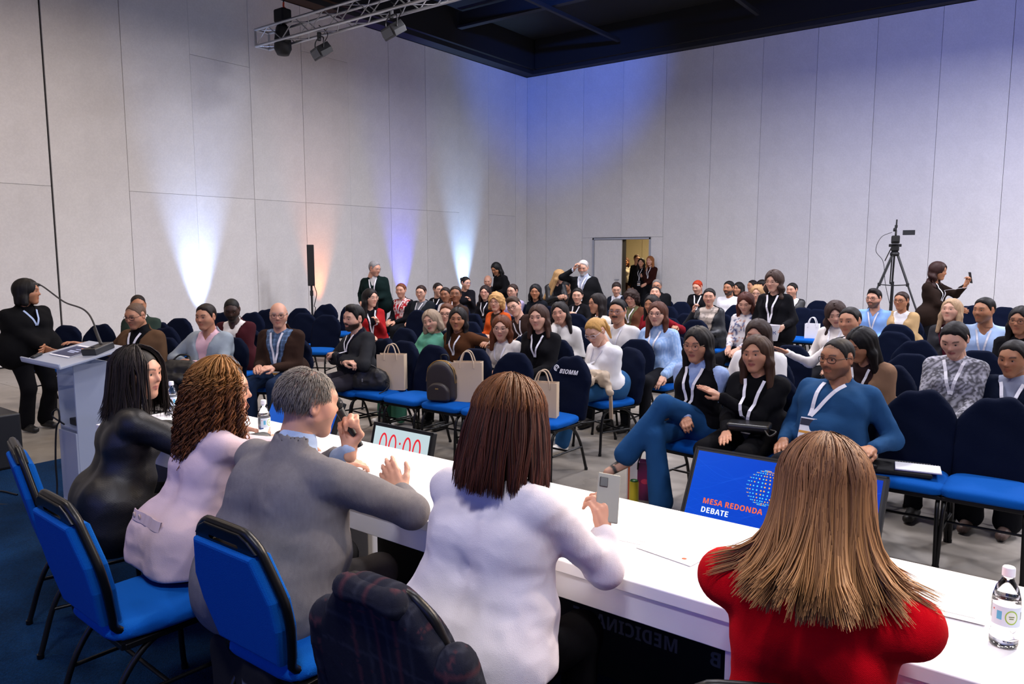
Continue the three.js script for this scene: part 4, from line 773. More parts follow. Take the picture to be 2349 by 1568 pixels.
// screens on the floor facing the panel
const glow = (t, k) => new THREE.MeshStandardMaterial({ color: 0x000000, emissive: 0xffffff, emissiveMap: t, emissiveIntensity: k * 1.35, roughness: .18 });
function floorScreen(name, label, x0, x1, zb, h, hgt, tilt, t, k, edge) {
  const w = x1 - x0, o = thing(name, label, 'monitor', [(x0 + x1) / 2, 0, zb], 0);
  const s = part('bezel', rbox(w, hgt, .045, .008, 0, hgt / 2, 0), edge || satin, o); s.position.y = h; s.rotation.x = -tilt;
  part('screen', new THREE.PlaneGeometry(w - .05, hgt - .05).translate(0, hgt / 2, .0238), glow(t, k), s);
  part('frame_edge', [box(w, .012, .004, 0, hgt - .006, .0235), box(w, .012, .004, 0, .006, .0235), box(.012, hgt, .004, -w / 2 + .006, hgt / 2, .0235), box(.012, hgt, .004, w / 2 - .006, hgt / 2, .0235)], blk, s);
  part('prop', slab([[0, 0], [-.35, 0], [-hgt * Math.sin(tilt) * .7, hgt * .7]], .04, .004).rotateY(-Math.PI / 2).translate(.02, h, -.04), blk, o);
  return o;
}
const slideT = canvasTex(1024, 600, (g, w, h) => {
  const gr = g.createLinearGradient(0, 0, w, h); gr.addColorStop(0, '#0a49c8'); gr.addColorStop(.5, '#0b3fc0'); gr.addColorStop(1, '#0a2fa0'); g.fillStyle = gr; g.fillRect(0, 0, w, h);
  seed(5); for (let i = 0; i < 26; i++) { g.strokeStyle = 'rgba(60,130,255,' + rr(.05, .2) + ')'; g.lineWidth = rr(1, 3); g.beginPath(); const y = rr(0, h); g.moveTo(0, y); for (let x = 0; x <= w; x += 60) g.lineTo(x, y + Math.sin(x * .01 + i) * 60); g.stroke(); }
  const cx = 430, cy = 160, R2 = 105; for (let a = -80; a <= 80; a += 13) for (let b = 0; b < 360; b += 14) { const la = a * Math.PI / 180, lo = b * Math.PI / 180; const z = Math.cos(la) * Math.cos(lo); if (z < 0) continue; g.fillStyle = (b + a) % 60 < 20 ? '#ffb45a' : '#59d6ff'; g.beginPath(); g.arc(cx + R2 * Math.cos(la) * Math.sin(lo), cy + R2 * Math.sin(la), 2 + 3 * z, 0, 7); g.fill(); }
  g.fillStyle = '#ff6a3a'; g.font = 'bold 46px sans-serif'; g.fillText('MESA REDONDA', 92, 318); g.fillStyle = '#f4f7ff'; g.fillText('DEBATE', 92, 372); g.fillStyle = '#28d7e8'; g.font = 'bold 42px sans-serif'; g.fillText('Coordenadores:', 92, 436);
});
const timerT = canvasTex(1024, 600, (g, w, h) => { g.fillStyle = '#c3d6dc'; g.fillRect(0, 0, w, h); g.strokeStyle = '#e8202c'; g.lineWidth = 26; g.lineCap = 'round'; for (const x of [190, 370, 640, 820]) { g.beginPath(); g.ellipse(x, 235, 62, 150, 0, 0, Math.PI * 2); g.stroke(); } g.fillStyle = '#e8202c'; g.fillRect(492, 160, 28, 28); g.fillRect(492, 290, 28, 28); });
const blueT = canvasTex(512, 300, (g, w, h) => { const gr = g.createLinearGradient(0, 0, w, h); gr.addColorStop(0, '#0e5ac4'); gr.addColorStop(1, '#0d4ab0'); g.fillStyle = gr; g.fillRect(0, 0, w, h); });
floorScreen('floor_monitor', 'wide floor monitor showing a blue slide reading MESA REDONDA DEBATE', -1.75, -.70, -3.86, .03, .62, .52, slideT, .85);
floorScreen('floor_monitor', 'floor monitor counting down in red digits on pale grey', -4.18, -3.57, -3.74, .07, .39, .25, timerT, .75);
floorScreen('floor_monitor', 'floor monitor with a plain blue screen near the lectern', -5.55, -4.65, -3.70, .03, .54, .45, blueT, .7);
// blue image wall behind the photographer
{
  const o = thing('image_wall', 'large blue image wall at the back of the stage', 'screen', [-2.0, 0, 3.95]);
  part('screen_face', box(7, 3.2, .02, 0, 2.9, -.06), mat(0x050510, .5, { emissive: 0x2a55ff, emissiveIntensity: .5 }), o); part('support', [box(.1, 1.3, .1, -3.2, .65, 0), box(.1, 1.3, .1, 3.2, .65, 0), box(7.1, .12, .12, 0, 1.25, 0)], blk, o); part('cabinet', rbox(7.06, 3.26, .08, .01, 0, 2.9, 0), blk, o);
}
// ---------------------------------------------------------------- bags and small things
const kraft = mat(0xcdb699, .9, { bumpMap: rep(weave, 4), bumpScale: .0006 });
function paperBag(label, pos, turn, w, d, h, m, printed) {
  const o = thing('paper_bag', label, 'bag', pos, turn);
  const t = .002; part('front_face', rbox(w, h, t, .0008, 0, h / 2, d / 2, 1), m, o); part('back_face', rbox(w, h, t, .0008, 0, h / 2, -d / 2, 1), m, o); part('bottom', box(w, t, d, 0, .002, 0), m, o);
  for (const s of [-1, 1]) { const g = slab([[-d / 2, 0], [d / 2, 0], [d / 2, h], [0, h - .01], [-d / 2, h]], .0015, 0).rotateY(Math.PI / 2); const p = g.attributes.position; for (let i = 0; i < p.count; i++) { const f = 1 - Math.abs(p.getZ(i)) / (d / 2); p.setX(i, p.getX(i) - s * f * .03 * clamp(p.getY(i) / h)); } g.computeVertexNormals(); part('gusset', g.translate(s * (w / 2 - .001), 0, 0), m, o); }
  for (const s of [-1, 1]) part('handle', tube([[-.06, h - .05, s * (d / 2 + .003)], [-.055, h + .01, s * (d / 2 + .004)], [-.02, h + .085, s * (d / 2 - .01)], [.02, h + .085, s * (d / 2 - .01)], [.055, h + .01, s * (d / 2 + .004)], [.06, h - .05, s * (d / 2 + .003)]], printed ? .005 : .006, 24, 6), printed ? blk : m, o);
  return o;
}
const CZ = n => -4.75 - .97 * (n - 1);
const SEATTOP = .465;
const xRow1 = [[898, 785], [960, 795], [1060, 803], [1150, 813]].map(([x, y]) => atH(x, y, .885).x);
paperBag('beige tote style paper bag behind the black handbag on a front row chair', [xRow1[0] + .1, SEATTOP, CZ(1) - .06], .5, .26, .10, .33, kraft);
paperBag('beige paper bag leaning beside the dark backpack on a front row chair', [xRow1[2] + .12, SEATTOP, CZ(1) - .05], .55, .26, .10, .34, kraft);
{ const p = atZ(1265, 960, CZ(1) + .02); paperBag('beige paper bag held upright beside the blonde woman with a phone', [p.x - .05, SEATTOP, CZ(1) + .06], .35, .23, .09, .27, kraft); }
{ // handbag
  const o = thing('handbag', 'slouchy black leather handbag on a front row chair seat', 'bag', [xRow1[0] - .03, SEATTOP, CZ(1) + .1], .35);
  const g = fieldMesh([[-.13, .06, 0, .13, .06, 0, .06, .065], [-.11, .12, 0, .12, .13, 0, .05, .055], [-.06, .17, 0, .08, .17, .01, .03, .03]], .008, .05, fold(.012, 14, 14, 3)); part('bag_body', clothUV(colorize(g, () => [.012, .012, .013])), leatherMat, o);
  part('strap', tube([[-.1, .16, .02], [-.05, .23, .02], [.06, .22, .01], [.12, .15, 0]], .008, 20, 6), blk, o); part('strap', tube([[.14, .1, .03], [.22, .08, .04], [.2, .02, .1], [.16, -.0, .13]], .005, 20, 6), blk, o); part('zip_tag', rbox(.012, .03, .004, .001, -.04, .1, .066), mat(0xcccccc, .3, { metalness: .8 }), o);
}
{ // backpack
  const o = thing('backpack', 'dark brown leather backpack with gold zips on a front row chair', 'bag', [xRow1[2] - .06, SEATTOP, CZ(1) + .06], .25);
  const body = fnMesh([-.17, -.02, -.13], [.17, .39, .16], .008, (x, y, z) => { const top = .345 - .10 * (Math.abs(x) / .14) ** 2.4; return smax(smax(Math.abs(x) - .138, Math.abs(z) - .075, .05), smax(y - top, .004 - y, .03), .05); });
  part('main_compartment', clothUV(colorize(body, () => [.028, .020, .018])), leatherMat, o);
  const pk = fnMesh([-.13, -.02, .03], [.13, .22, .16], .007, (x, y, z) => { const top = .17 - .05 * (Math.abs(x) / .1) ** 2.4; return smax(smax(Math.abs(x) - .105, Math.abs(z - .08) - .036, .03), smax(y - top, .01 - y, .02), .03); });
  const p = part('front_pocket', clothUV(colorize(pk, () => [.024, .017, .016])), leatherMat, o); part('emblem', rbox(.03, .012, .003, .001, 0, .12, .117), mat(0xc9a466, .3, { metalness: .8 }), p);
  const gold = mat(0xb99556, .35, { metalness: .8 }); for (const z of [.02, .045]) { const pts = []; for (let i = 0; i <= 16; i++) { const a = lerp(-1.25, 1.25, i / 16), x = Math.sin(a) * .146; pts.push(V(x, .35 - .10 * (Math.abs(x) / .14) ** 2.4 - (Math.abs(a) > 1 ? (Math.abs(a) - 1) * .35 : 0), z)); } part('zip', tube(pts, .0035, 40, 6), gold, o); }
  part('grab_handle', tube([[-.035, .34, -.03], [-.03, .385, -.03], [.03, .385, -.03], [.035, .34, -.03]], .007, 16, 6), blk, o); for (const s of [-1, 1]) part('shoulder_strap', tube([[s * .06, .32, -.075], [s * .09, .24, -.1], [s * .09, .1, -.095], [s * .08, .02, -.075]], .012, 16, 6), blk, o);
}
// shopping bag, can, sunglasses-free floor
const printT = canvasTex(256, 384, (g, w, h) => { g.fillStyle = '#f1eef2'; g.fillRect(0, 0, w, h); const gr = g.createLinearGradient(0, 0, w, h); gr.addColorStop(0, '#3a1140'); gr.addColorStop(.5, '#8a1a55'); gr.addColorStop(1, '#26102f'); g.fillStyle = gr; g.fillRect(70, 0, 120, h); g.fillStyle = '#ffb46a'; g.beginPath(); g.arc(160, 150, 16, 0, 7); g.fill(); g.fillStyle = '#d2385a'; g.beginPath(); g.arc(120, 190, 26, 0, 7); g.fill(); g.fillStyle = '#e06a3a'; g.fillRect(8, 0, 12, h); g.fillStyle = '#7a6a90'; for (let i = 0; i < 9; i++) g.fillRect(200, 60 + i * 32, 40, 8); });
const printM = new THREE.MeshStandardMaterial({ map: printT, roughness: .6 });
{ const p = atH(1462, 1150, 0); paperBag('printed purple and white gift bag with black handles on the floor', [p.x + .02, 0, p.z - .1], .35, .27, .1, .27, printM, true);
  const q = atH(1457, 1152, 0); const o = thing('drink_can', 'yellow green drink can on the floor before the gift bag', 'can', [q.x, 0, q.z + .02], .4);
  const ct = canvasTex(256, 256, (g, w, h) => { g.fillStyle = '#c9b92e'; g.fillRect(0, 0, w, h); g.fillStyle = '#e6dc7a'; g.fillRect(40, 60, 60, 130); g.fillStyle = '#3f6b2c'; g.fillRect(0, 0, w, 20); g.fillRect(150, 90, 40, 60); });
  part('can_body', lathe([[0, 0], [.024, 0], [.033, .012], [.033, .15], [.027, .162]], 24), new THREE.MeshStandardMaterial({ map: ct, roughness: .3, metalness: .4 }), o); part('can_lid', lathe([[0, .158], [.024, .158], [.027, .163], [.0265, .166]], 20), mat(0x2f6b3a, .35, { metalness: .6 }), o); part('pull_tab', rbox(.012, .002, .022, .001, 0, .161, .004), mat(0xbbbbbb, .3, { metalness: .8 }), o); }
{ // notebook and folder on the front row chair at the right
  const a = atH(2110, 900, .885); const cx = a.x, cz = CZ(1);
  const f = thing('laptop_sleeve', 'black soft laptop sleeve under the spiral notebook on a chair', 'bag', [cx - .05, SEATTOP + .004, cz + .02], .15); part('sleeve', rbox(.36, .028, .26, .012, 0, .014, 0), mat(0x121214, .9), f); part('strap', tube([[-.17, .02, -.05], [-.26, .03, .02], [-.22, .03, .1], [-.1, .032, .12]], .01, 20, 6), blk, f); part('buckle', rbox(.03, .008, .02, .002, -.12, .034, .1), mat(0xaaaaaa, .3, { metalness: .8 }), f);
  const n = thing('spiral_notebook', 'open white spiral notebook with handwriting lying on a chair', 'notebook', [cx + .06, SEATTOP + .04, cz + .04], .18);
  const nt = canvasTex(512, 360, (g, w, h) => { g.fillStyle = '#f3f2f4'; g.fillRect(0, 0, w, h); g.strokeStyle = '#7f7f93'; g.lineWidth = 2; seed(9); for (let r = 0; r < 6; r++) { g.beginPath(); let x = 280; g.moveTo(x, 70 + r * 26); while (x < 470) { x += 6; g.lineTo(x, 70 + r * 26 + rr(-5, 5)); } g.stroke(); } });
  part('page', [box(.23, .006, .16)], new THREE.MeshStandardMaterial({ map: nt, roughness: .8 }), n); part('cover', rbox(.235, .003, .165, .001, 0, -.005, 0), mat(0x5a5490, .6), n); for (let i = 0; i < 16; i++) part('spiral_ring', new THREE.TorusGeometry(.006, .0011, 6, 10).rotateY(Math.PI / 2).translate(-.105 + i * .014, 0, -.08), mat(0xd8d8dc, .3, { metalness: .7 }), n);
}
// video camera on a tripod before the back wall
{
  const zt = -14.6, p = atZ(2050, 620, zt); const hy = y => atZ(2050, y, zt).y, o = thing('video_tripod', 'tall black tripod carrying a video camera by the back wall', 'tripod', [p.x, 0, p.z], .2);
  const top = hy(585), sp = hy(652); const r0 = .05, r1 = atZ(2078, 652, zt).x - p.x; const k = r1 / (top - sp);
  for (let i = 0; i < 3; i++) { const a = i * 2.094 + .5, dx = Math.cos(a), dz = Math.sin(a); const foot = V(dx * (r0 + k * top), .02, dz * (r0 + k * top)), mid = V(dx * (r0 + k * (top - sp)), sp, dz * (r0 + k * (top - sp))), hd = V(dx * r0, top, dz * r0); const l = part('leg', bar(hd, foot, .016, 8), satin, o); part('leg_lock', [rbox(.05, .06, .05, .008, mid.x, mid.y, mid.z)], blk, l); part('leg_tube', bar(hd.clone().add(V(dz * .035, 0, -dx * .035)), mid.clone().add(V(dz * .035, 0, -dx * .035)), .011, 8), satin, l); part('spreader', bar(mid, V(0, sp - .02, 0), .009, 6), satin, o); }
  part('bowl', lathe([[0, top - .02], [.07, top - .01], [.08, top + .03], [.05, top + .07], [0, top + .07]], 18), satin, o); part('center_post', bar(V(0, .5, 0), V(0, sp + .05, 0), .02, 10), satin, o); part('fluid_head', [rbox(.13, .1, .12, .02, 0, top + .12, 0), rbox(.2, .05, .08, .01, 0, top + .17, 0)], blk, o); part('pan_bar', bar(V(-.06, top + .12, -.05), V(-.14, top - .1, -.4), .009, 8), satin, o);
  const c = thing('video_camera', 'black video camera with side screen and top microphone on a tripod', 'camera', [p.x, top + .2, p.z], .2);
  part('camera_body', rbox(.13, .14, .26, .02, 0, .07, 0), blk, c); part('lens_hood', [cyl(.05, .045, .1, 16).rotateX(Math.PI / 2).translate(0, .08, .18), rbox(.12, .09, .03, .006, 0, .08, .235)], blk, c); part('top_handle', tube([[0, .14, -.08], [0, .21, -.06], [0, .22, .08], [0, .15, .11]], .014, 20, 8), blk, c); part('screen', rbox(.19, .085, .012, .004, .2, .19, .02), satin, c); part('microphone', [bar(V(-.03, .26, -.06), V(-.03, .26, .14), .013, 10), rbox(.03, .05, .03, .006, -.03, .235, .02)], blk, c); part('antenna', [bar(V(0, .22, -.04), V(.005, .42, -.04), .012, 8), rbox(.045, .05, .035, .006, 0, .3, -.04)], blk, c); part('cable', tube([[-.06, .2, -.05], [-.22, .12, -.05], [-.3, -.12, 0], [-.18, -.3, .02], [-.12, -.7, .1], [-.02, -1.1, .05]], .005, 50, 6), blk, c);
}


// ---------------------------------------------------------------- the audience
const DG = Math.PI / 180;
const SK = { fair: '#cf9f86', light: '#c6937a', mid: '#b98364', tan: '#a87352', brown: '#8a5a3e', dark: '#3b2419' };
const camYaw = p => Math.atan2(-p.x, -p.z);
const people = {}, seated = [], usedLabels = new Set();
function emptyLabel(x, z) { const c = seated.map(([a, b, n]) => [Math.hypot(a - x, (b - z) * .9), a - x, b - z, n]).sort((p, q) => p[0] - q[0]); for (const [d, dx, dz, n] of c.slice(0, 7)) { if (d > 1.7) break; const rel = Math.abs(dz) < .4 ? 'beside' : dz > 0 ? 'behind' : 'in front of', l = `empty navy covered chair ${rel} the ${n}`; if (!usedLabels.has(l)) { usedLabels.add(l); return l; } } return null; }
function sit(px, py, zc, who, o) {
  const hd = atZ(px, py, zc + (o.hz || 0)), by = (o.by || 0) * DG, cy = camYaw(hd);
  const [f, pi, ro] = o.face || [0, 0, 0];
  const lean = o.lean || [0, .05 + (o.hz || 0)];
  const p = person({ lanyard: o.lan === 0 ? null : { t: .3, badge: false, ...(o.lan || {}) }, ...o, label: o.label || who, head: hd, yaw: by, look: [clamp(cy + f * DG - by, -1.5, 1.5), pi * DG, ro * DG], lean });
  const b = V(hd.x, 0, hd.z).sub(V(lean[0] * Math.cos(by) + lean[1] * Math.sin(by), 0, -lean[0] * Math.sin(by) + lean[1] * Math.cos(by)));
  if (o.chair !== 0) audienceChair(b.x + .02 * Math.sin(by), b.z + .02 * Math.cos(by), o.cy !== undefined ? o.cy * DG : by, 'navy covered chair with blue seat under the ' + (o.short || who), o.cv);
  people[o.key || who] = p; seated.push([b.x, b.z, o.short || who]); return p;
}
function stand(px, py, z, who, o) {
  const hd = atZ(px, py, z), by = (o.by || 0) * DG, cy = camYaw(hd); const [f, pi, ro] = o.face || [0, 0, 0];
  const p = person({ lanyard: o.lan === 0 ? null : { t: .3, badge: false, ...(o.lan || {}) }, stand: true, ...o, label: o.label || who, head: hd, yaw: by + 0, look: [clamp(cy + f * DG - by, -1.5, 1.5), pi * DG, ro * DG], lean: o.lean || [0, .03] });
  people[o.key || who] = p; return p;
}
const phone = (label, pos, rx, ry, rz = 0, col = 0x17181b) => { const o = thing('smartphone', label, 'phone', pos); o.rotation.set(rx, ry, rz, 'YXZ'); part('case', rbox(.072, .148, .009, .004), mat(col, .45), o); part('glass', rbox(.066, .14, .001, .0004, 0, 0, .005, 1), phys(0x0a0b0d, .08, { clearcoat: 1 }), o); return o; };

// ---- front row, right block
const crossF1 = { l: [.30, .36, .56], r: [-.12, .12, .30] };
sit(1600, 790, CZ(1), 'woman in a black vest and blue jeans with crossed legs', { short: 'woman in the black vest', key: 'f1', label: 'woman in black vest over blue striped shirt, jeans crossed, round glasses', far: false, by: -8, face: [-28, 8, 0], hair: ['long:.42', '#120d0c'], skin: SK.mid, lips: '#8a3f3c', glasses: 0x9a7a62, roundGl: true, sw: 1.05,
  top: { c: '#8ea4cf', slv: 1.3, collar: true, label: 'pale blue striped shirt', pattern: (x, y, z, q) => Math.sin((x + z * .6) * 420) > .2 ? q : [q[0] * 1.22, q[1] * 1.18, q[2] * 1.1] }, jacket: { c: '#0d0d10', sleeve: 0, name: 'vest', open: .05, bot: .62, hem: .12, loose: 1.06 }, pants: { c: '#1f4a78', wide: .028 }, shoes: ['sandal', '#ffffff'],
  feet: { l: [-.22, .40, .50], r: [.03, .13, .46] }, knee_l: [-.1, 1, .8], knee_r: [-.05, .6, 1], hands: { l: [-.06, .66, .20], r: [.06, .65, .24] }, pose: 'curl', lan: { t: .18, w: .02, badge: false }, footyaw_l: -.5, footpitch_l: .35, footpitch_r: .22, lean: [0, .02] });
sit(1735, 812, CZ(1), 'woman in black with ombre hair holding her arm', { short: 'woman in black with ombre hair', key: 'f2', label: 'woman dressed in black with ombre hair, arms folded across her lap', far: false, by: 0, face: [-22, 2, 4], hair: ['side:.36', '#3a2416'], brow: '#1c120d', skin: SK.mid, lips: '#7d3035', top: { c: '#0c0c0f' }, jacket: { c: '#0f0f12', open: .1, bot: .2 }, pants: { c: '#0e0e11', wide: .03 }, hands: { l: [-.15, .80, .21], r: [-.06, .62, .36] }, pose_l: 'flat', pose_r: 'flat', elbow_l: [.5, -.8, .2], lan: { t: .12, w: .02, badge: true }, feet: { l: [.02, .09, .34], r: [-.2, .09, .3] }, lean: [0, .04] });
sit(1922, 822, CZ(1), 'man in a denim blue shirt slouching with glasses', { short: 'man in the denim blue shirt', key: 'f3', label: 'bearded man in denim blue shirt and glasses slouching on front chair', far: false, male: true, girth: 1.12, belly: .1, by: -6, face: [-38, 4, 0], hair: ['thin', '#17110e'], scalp: '#5b4232', skin: SK.tan, beard: '#3a281f', beardK: .5, glasses: 0x101013, hs: 1.04, top: { c: '#234a73', collar: true, vee: .045, veeB: .86, slv: 1.12 }, pants: { c: '#14151b' }, hands: { l: [.28, .62, .12], r: [-.2, .6, .2] }, lean: [.0, -.06], slouch: -.03, lan: { t: .42, w: .022, x: -.08, badge: true } });
// ---- right block, rows behind
sit(1738, 768, CZ(2), 'woman in white mostly hidden behind the woman in black', { short: 'hidden woman in white', key: 'hid', label: 'woman in white blouse mostly hidden behind the woman in black', face: [-20, 12, 0], hair: ['long:.28', '#2b1a12'], skin: SK.light, top: { c: '#e4e2e2', slv: 1.25, loose: 1.08 }, pants: { c: '#1a1a1f' }, lan: 0, hands: { l: [.1, .63, .28], r: [-.2, .62, .2] } });
sit(1975, 790, CZ(2), 'woman in tan jacket with very long black hair looking down', { short: 'woman in the tan jacket', key: 'longblack', far: false, by: -14, face: [-46, 24, -4], hair: ['long:.44', '#0d0a0a'], skin: SK.tan, top: { c: '#2a1d1e' }, jacket: { c: '#8d6d55', open: .09 }, hz: .12, pants: { c: '#2b2422' }, lan: { t: .4 } });
sit(2190, 778, CZ(2), 'woman in a grey tweed jacket looking down', { short: 'woman in grey tweed', key: 'tweed', far: false, by: -4, face: [-16, 26, 0], hair: ['tied', '#100c0c'], skin: SK.fair, lips: '#8a2f36', top: { c: '#9a9aa2', fold: .003, name: 'tweed_jacket', pattern: (x, y, z, q) => { const a = Math.sin((x + z) * 260) > .2, b = Math.sin(y * 260) > .2, n = vnoise(x * 240, y * 240, z * 240); const k = (a !== b ? .35 : 1.35) * (.6 + .8 * n); return [q[0] * k, q[1] * k, q[2] * k]; } }, lan: { t: .5, w: .02, c: 0xf0eff4 }, pants: { c: '#15161c' } });
sit(2326, 822, CZ(2), 'woman in navy sweater over a grey collar', { short: 'woman in the navy sweater', key: 'navy', far: false, by: -8, face: [-24, 10, 0], hair: ['bun', '#15100e'], skin: SK.tan, top: { c: '#8d93a5', collar: true }, jacket: { c: '#0e1628', name: 'sweater', open: .075, bot: .55, kind: 'knit' }, lan: { t: .3, w: .02 }, pants: { c: '#121318', wide: .03 }, shoes: ['plain', '#5a463e'] });
sit(1950, 737, CZ(3), 'woman in white sleeves resting her arm on a chair back', { short: 'woman in white sleeves and black vest', key: 'b', by: -10, face: [-26, 4, 4], hair: ['tied', '#16100e'], skin: SK.mid, top: { c: '#e6e0de', slv: 1.1 }, jacket: { c: '#14141a', sleeve: 0, name: 'vest', open: .07, bot: .4 }, hands: { r: [-.46, .86, .22], l: [.2, .66, .2] }, elbow_r: [-.6, -.7, .1], pose_r: 'flat', hs: 1.02 });
sit(1917, 720, CZ(4), 'woman with wavy brown hair and cream knit looking down', { short: 'brown haired woman in cream knit', key: 'a', by: -10, face: [0, 18, 8], hair: ['wavy:.34', '#33211b'], skin: SK.fair, lips: '#9b4a4a', top: { c: '#e3dcd6', kind: 'knit', collar: true }, hands: { r: [-.2, .7, .2], l: [.1, .64, .25] } });
sit(2182, 712, CZ(5), 'blonde woman in a grey blazer over burgundy top', { short: 'blonde woman in grey', key: 'blonde', by: -6, face: [-22, -6, 0], hair: ['long:.26', '#a98c6c'], brow: '#7a5c40', skin: SK.fair, top: { c: '#4a1826' }, jacket: { c: '#2f2f33', open: .1 }, lan: { t: .45, w: .02 } });
sit(2258, 712, CZ(5), 'man with short dark hair in a light blue shirt', { short: 'dark haired man in light blue', key: 'man', male: true, by: -4, face: [-34, 2, 0], hair: ['short', '#0f0c0b'], skin: SK.tan, beard: '#2a1d16', beardK: .35, top: { c: '#a9c2e6', collar: true, vee: .05, veeB: .84, slv: 1.15 }, lan: { t: .4 }, hz: .08, girth: 1.06 });
sit(2342, 735, CZ(4), 'woman in black with glasses and dark hair', { short: 'woman in black at the row end', key: 'edge', label: 'dark haired woman in black with glasses at the end of a row', by: -6, face: [-20, 6, 0], hair: ['long:.3', '#0f0b0b'], skin: SK.tan, glasses: 0x111114, top: { c: '#101014' }, lan: 0 });
sit(2005, 685, CZ(7), 'bearded man in a sky blue shirt with glasses', { short: 'bearded man in sky blue', key: 'blue', male: true, by: -2, face: [-28, 2, 0], hair: ['quiff', '#120e0d'], skin: SK.light, beard: '#231813', beardK: .8, glasses: 0x18181a, top: { c: '#7fa6e0', collar: true, vee: .04, veeB: .85, slv: 1.12 }, lan: { t: .45 } });
sit(2068, 690, CZ(7), 'woman in a beige trench coat with dark framed glasses', { short: 'woman in the beige trench coat', key: 'trench', by: -4, face: [-26, 2, 0], hair: ['pony:.15', '#2a1a14'], skin: SK.tan, glasses: 0x100f10, top: { c: '#e4e3e6' }, jacket: { c: '#b2946a', open: .08, bot: .35, loose: 1.15, slv: 1.2 }, lan: 0 });
sit(1817, 665, CZ(9), 'dark haired woman in a black leather jacket behind the standing woman', { short: 'woman in black leather', key: 'blk', by: 0, face: [-30, 4, 0], hair: ['tied', '#14100f'], skin: SK.light, top: { c: '#d8d6da' }, jacket: { c: '#131316', kind: 'leather' }, lan: 0 });
// ---- centre block
sit(812, 730, CZ(1), 'bearded man in dark jacket with folded arms', { short: 'bearded man with folded arms', key: 'beardman', far: false, male: true, by: -10, face: [-52, 4, -6], hair: ['quiff', '#100c0b'], skin: SK.fair, beard: '#16100d', beardK: .95, top: { c: '#121320', collar: true, vee: .04, veeB: .85 }, jacket: { c: '#26272a', open: .085, bot: .25 }, pants: { c: '#2d2b33' }, hands: { l: [-.13, .76, .17], r: [.11, .72, .2] }, elbows: { l: [.27, .70, .10], r: [-.30, .70, .08] }, pose: 'curl', hdir_l: [-1, .1, -.2], hdir_r: [1, .15, -.25], lan: { t: .55 }, lean: [-.05, .0] });
sit(990, 737, CZ(2), 'blonde woman in a mint green sweater leaning back', { short: 'woman in mint green', key: 'mint', far: false, by: -6, face: [-26, 6, 14], hair: ['bob:.13', '#8d7a66'], brow: '#3a281c', skin: SK.fair, lips: '#a0383f', top: { c: '#5f9f86', kind: 'knit', loose: 1.08, slv: 1.15 }, pants: { c: '#4c8a70', wide: .03 }, shoes: ['sneaker', '#e4e0d8'], lan: 0, lean: [.06, -.08], hands: { l: [.0, .68, .22], r: [-.1, .67, .24] } });
sit(1050, 732, CZ(2), 'woman in fuzzy brown sweater with dark hair', { short: 'woman in the fuzzy brown sweater', key: 'fuzzy', far: false, by: 2, face: [-12, 2, -2], hair: ['long:.34', '#15100e'], skin: SK.tan, lips: '#8c4a42', top: { c: '#4d2f1c', kind: 'knit', loose: 1.06, slv: 1.15 }, hands: { l: [.45, .84, .14], r: [-.1, .64, .22] }, elbow_l: [.4, -.3, -.9], lan: { t: .42 } });
sit(1150, 752, CZ(2), 'woman in white cable knit with auburn hair', { short: 'woman in white cable knit', key: 'cable', far: false, by: 4, hz: .1, face: [-10, 6, 0], hair: ['long:.24', '#5c3018'], brow: '#1d120c', skin: SK.fair, lips: '#b06058', glasses: 0xa8907c, top: { c: '#ded8cf', kind: 'knit', loose: 1.05, slv: 1.2, pattern: (x, y, z, q) => { const k = .93 + .07 * Math.sin(x * 130 + Math.sin(y * 70) * 1.5); return [q[0] * k, q[1] * k, q[2] * k]; } }, hands: { l: [.12, .62, .24], r: [-.14, .6, .26] }, lan: { t: .4 }, sw: .95 });
sit(1235, 728, CZ(2), 'older woman in black jacket with brown hair', { short: 'older woman in the black jacket', key: 'bjk', far: false, by: 6, face: [-20, 4, 4], hair: ['long:.22', '#3a241a'], skin: SK.fair, top: { c: '#0f0f12' }, jacket: { c: '#131316', open: .08, bot: .3 }, lan: { t: .5 } });
sit(1367, 760, CZ(2), 'blonde woman in white sweatshirt reading her phone', { short: 'blonde woman in the white sweatshirt', key: 'wf', far: false, by: -22, hz: .14, face: [-36, 30, 6], hair: ['pony:.1', '#b58a4c'], brow: '#8a6238', skin: SK.fair, glasses: 0xd8d8de, top: { c: '#e8e7e8', loose: 1.08, slv: 1.25 }, pants: { c: '#27527c', wide: .015 }, shoes: ['sneaker', '#e2ddd3'], hands: { l: [.02, .74, .24], r: [-.07, .74, .26] }, pose: 'curl', hdir_l: [-.5, .1, .8], hdir_r: [.5, .1, .8], lan: { t: .42, badge: true }, feet: { l: [.02, .12, .5], r: [-.2, .1, .34] }, lean: [0, .14] });
sit(1025, 720, CZ(3), 'man with reddish hair and glasses behind the brown sweater', { short: 'reddish haired man', key: 'redh', male: true, face: [-14, 4, 0], hair: ['short', '#5a3420'], skin: SK.fair, glasses: 0x14140f, top: { c: '#d2d0cc' }, lan: 0, hz: .1 });
sit(1284, 718, CZ(3), 'dark haired woman in white knit with chin on hand', { short: 'dark haired woman in white knit', key: 'knit', by: 8, face: [-14, 4, 10], hair: ['long:.26', '#17110f'], skin: SK.light, top: { c: '#d9d6d2', kind: 'knit', slv: 1.15 }, hands: { r: [-.03, .97, .16], l: [.1, .64, .25] }, pose_r: 'fist', hdir_r: [.3, 1, .2], elbow_r: [-.3, -.9, .3], lan: 0, hz: .08 });
sit(1417, 714, CZ(3), 'man with moustache in a white sweater', { short: 'man with the moustache', key: 'must', male: true, face: [-20, 4, 0], hair: ['short', '#15100e'], skin: SK.mid, must: '#1d140f', glasses: 0x5d6c85, top: { c: '#dcd9d6', kind: 'knit', slv: 1.1 }, lan: { t: .42 }, sw: .95 });
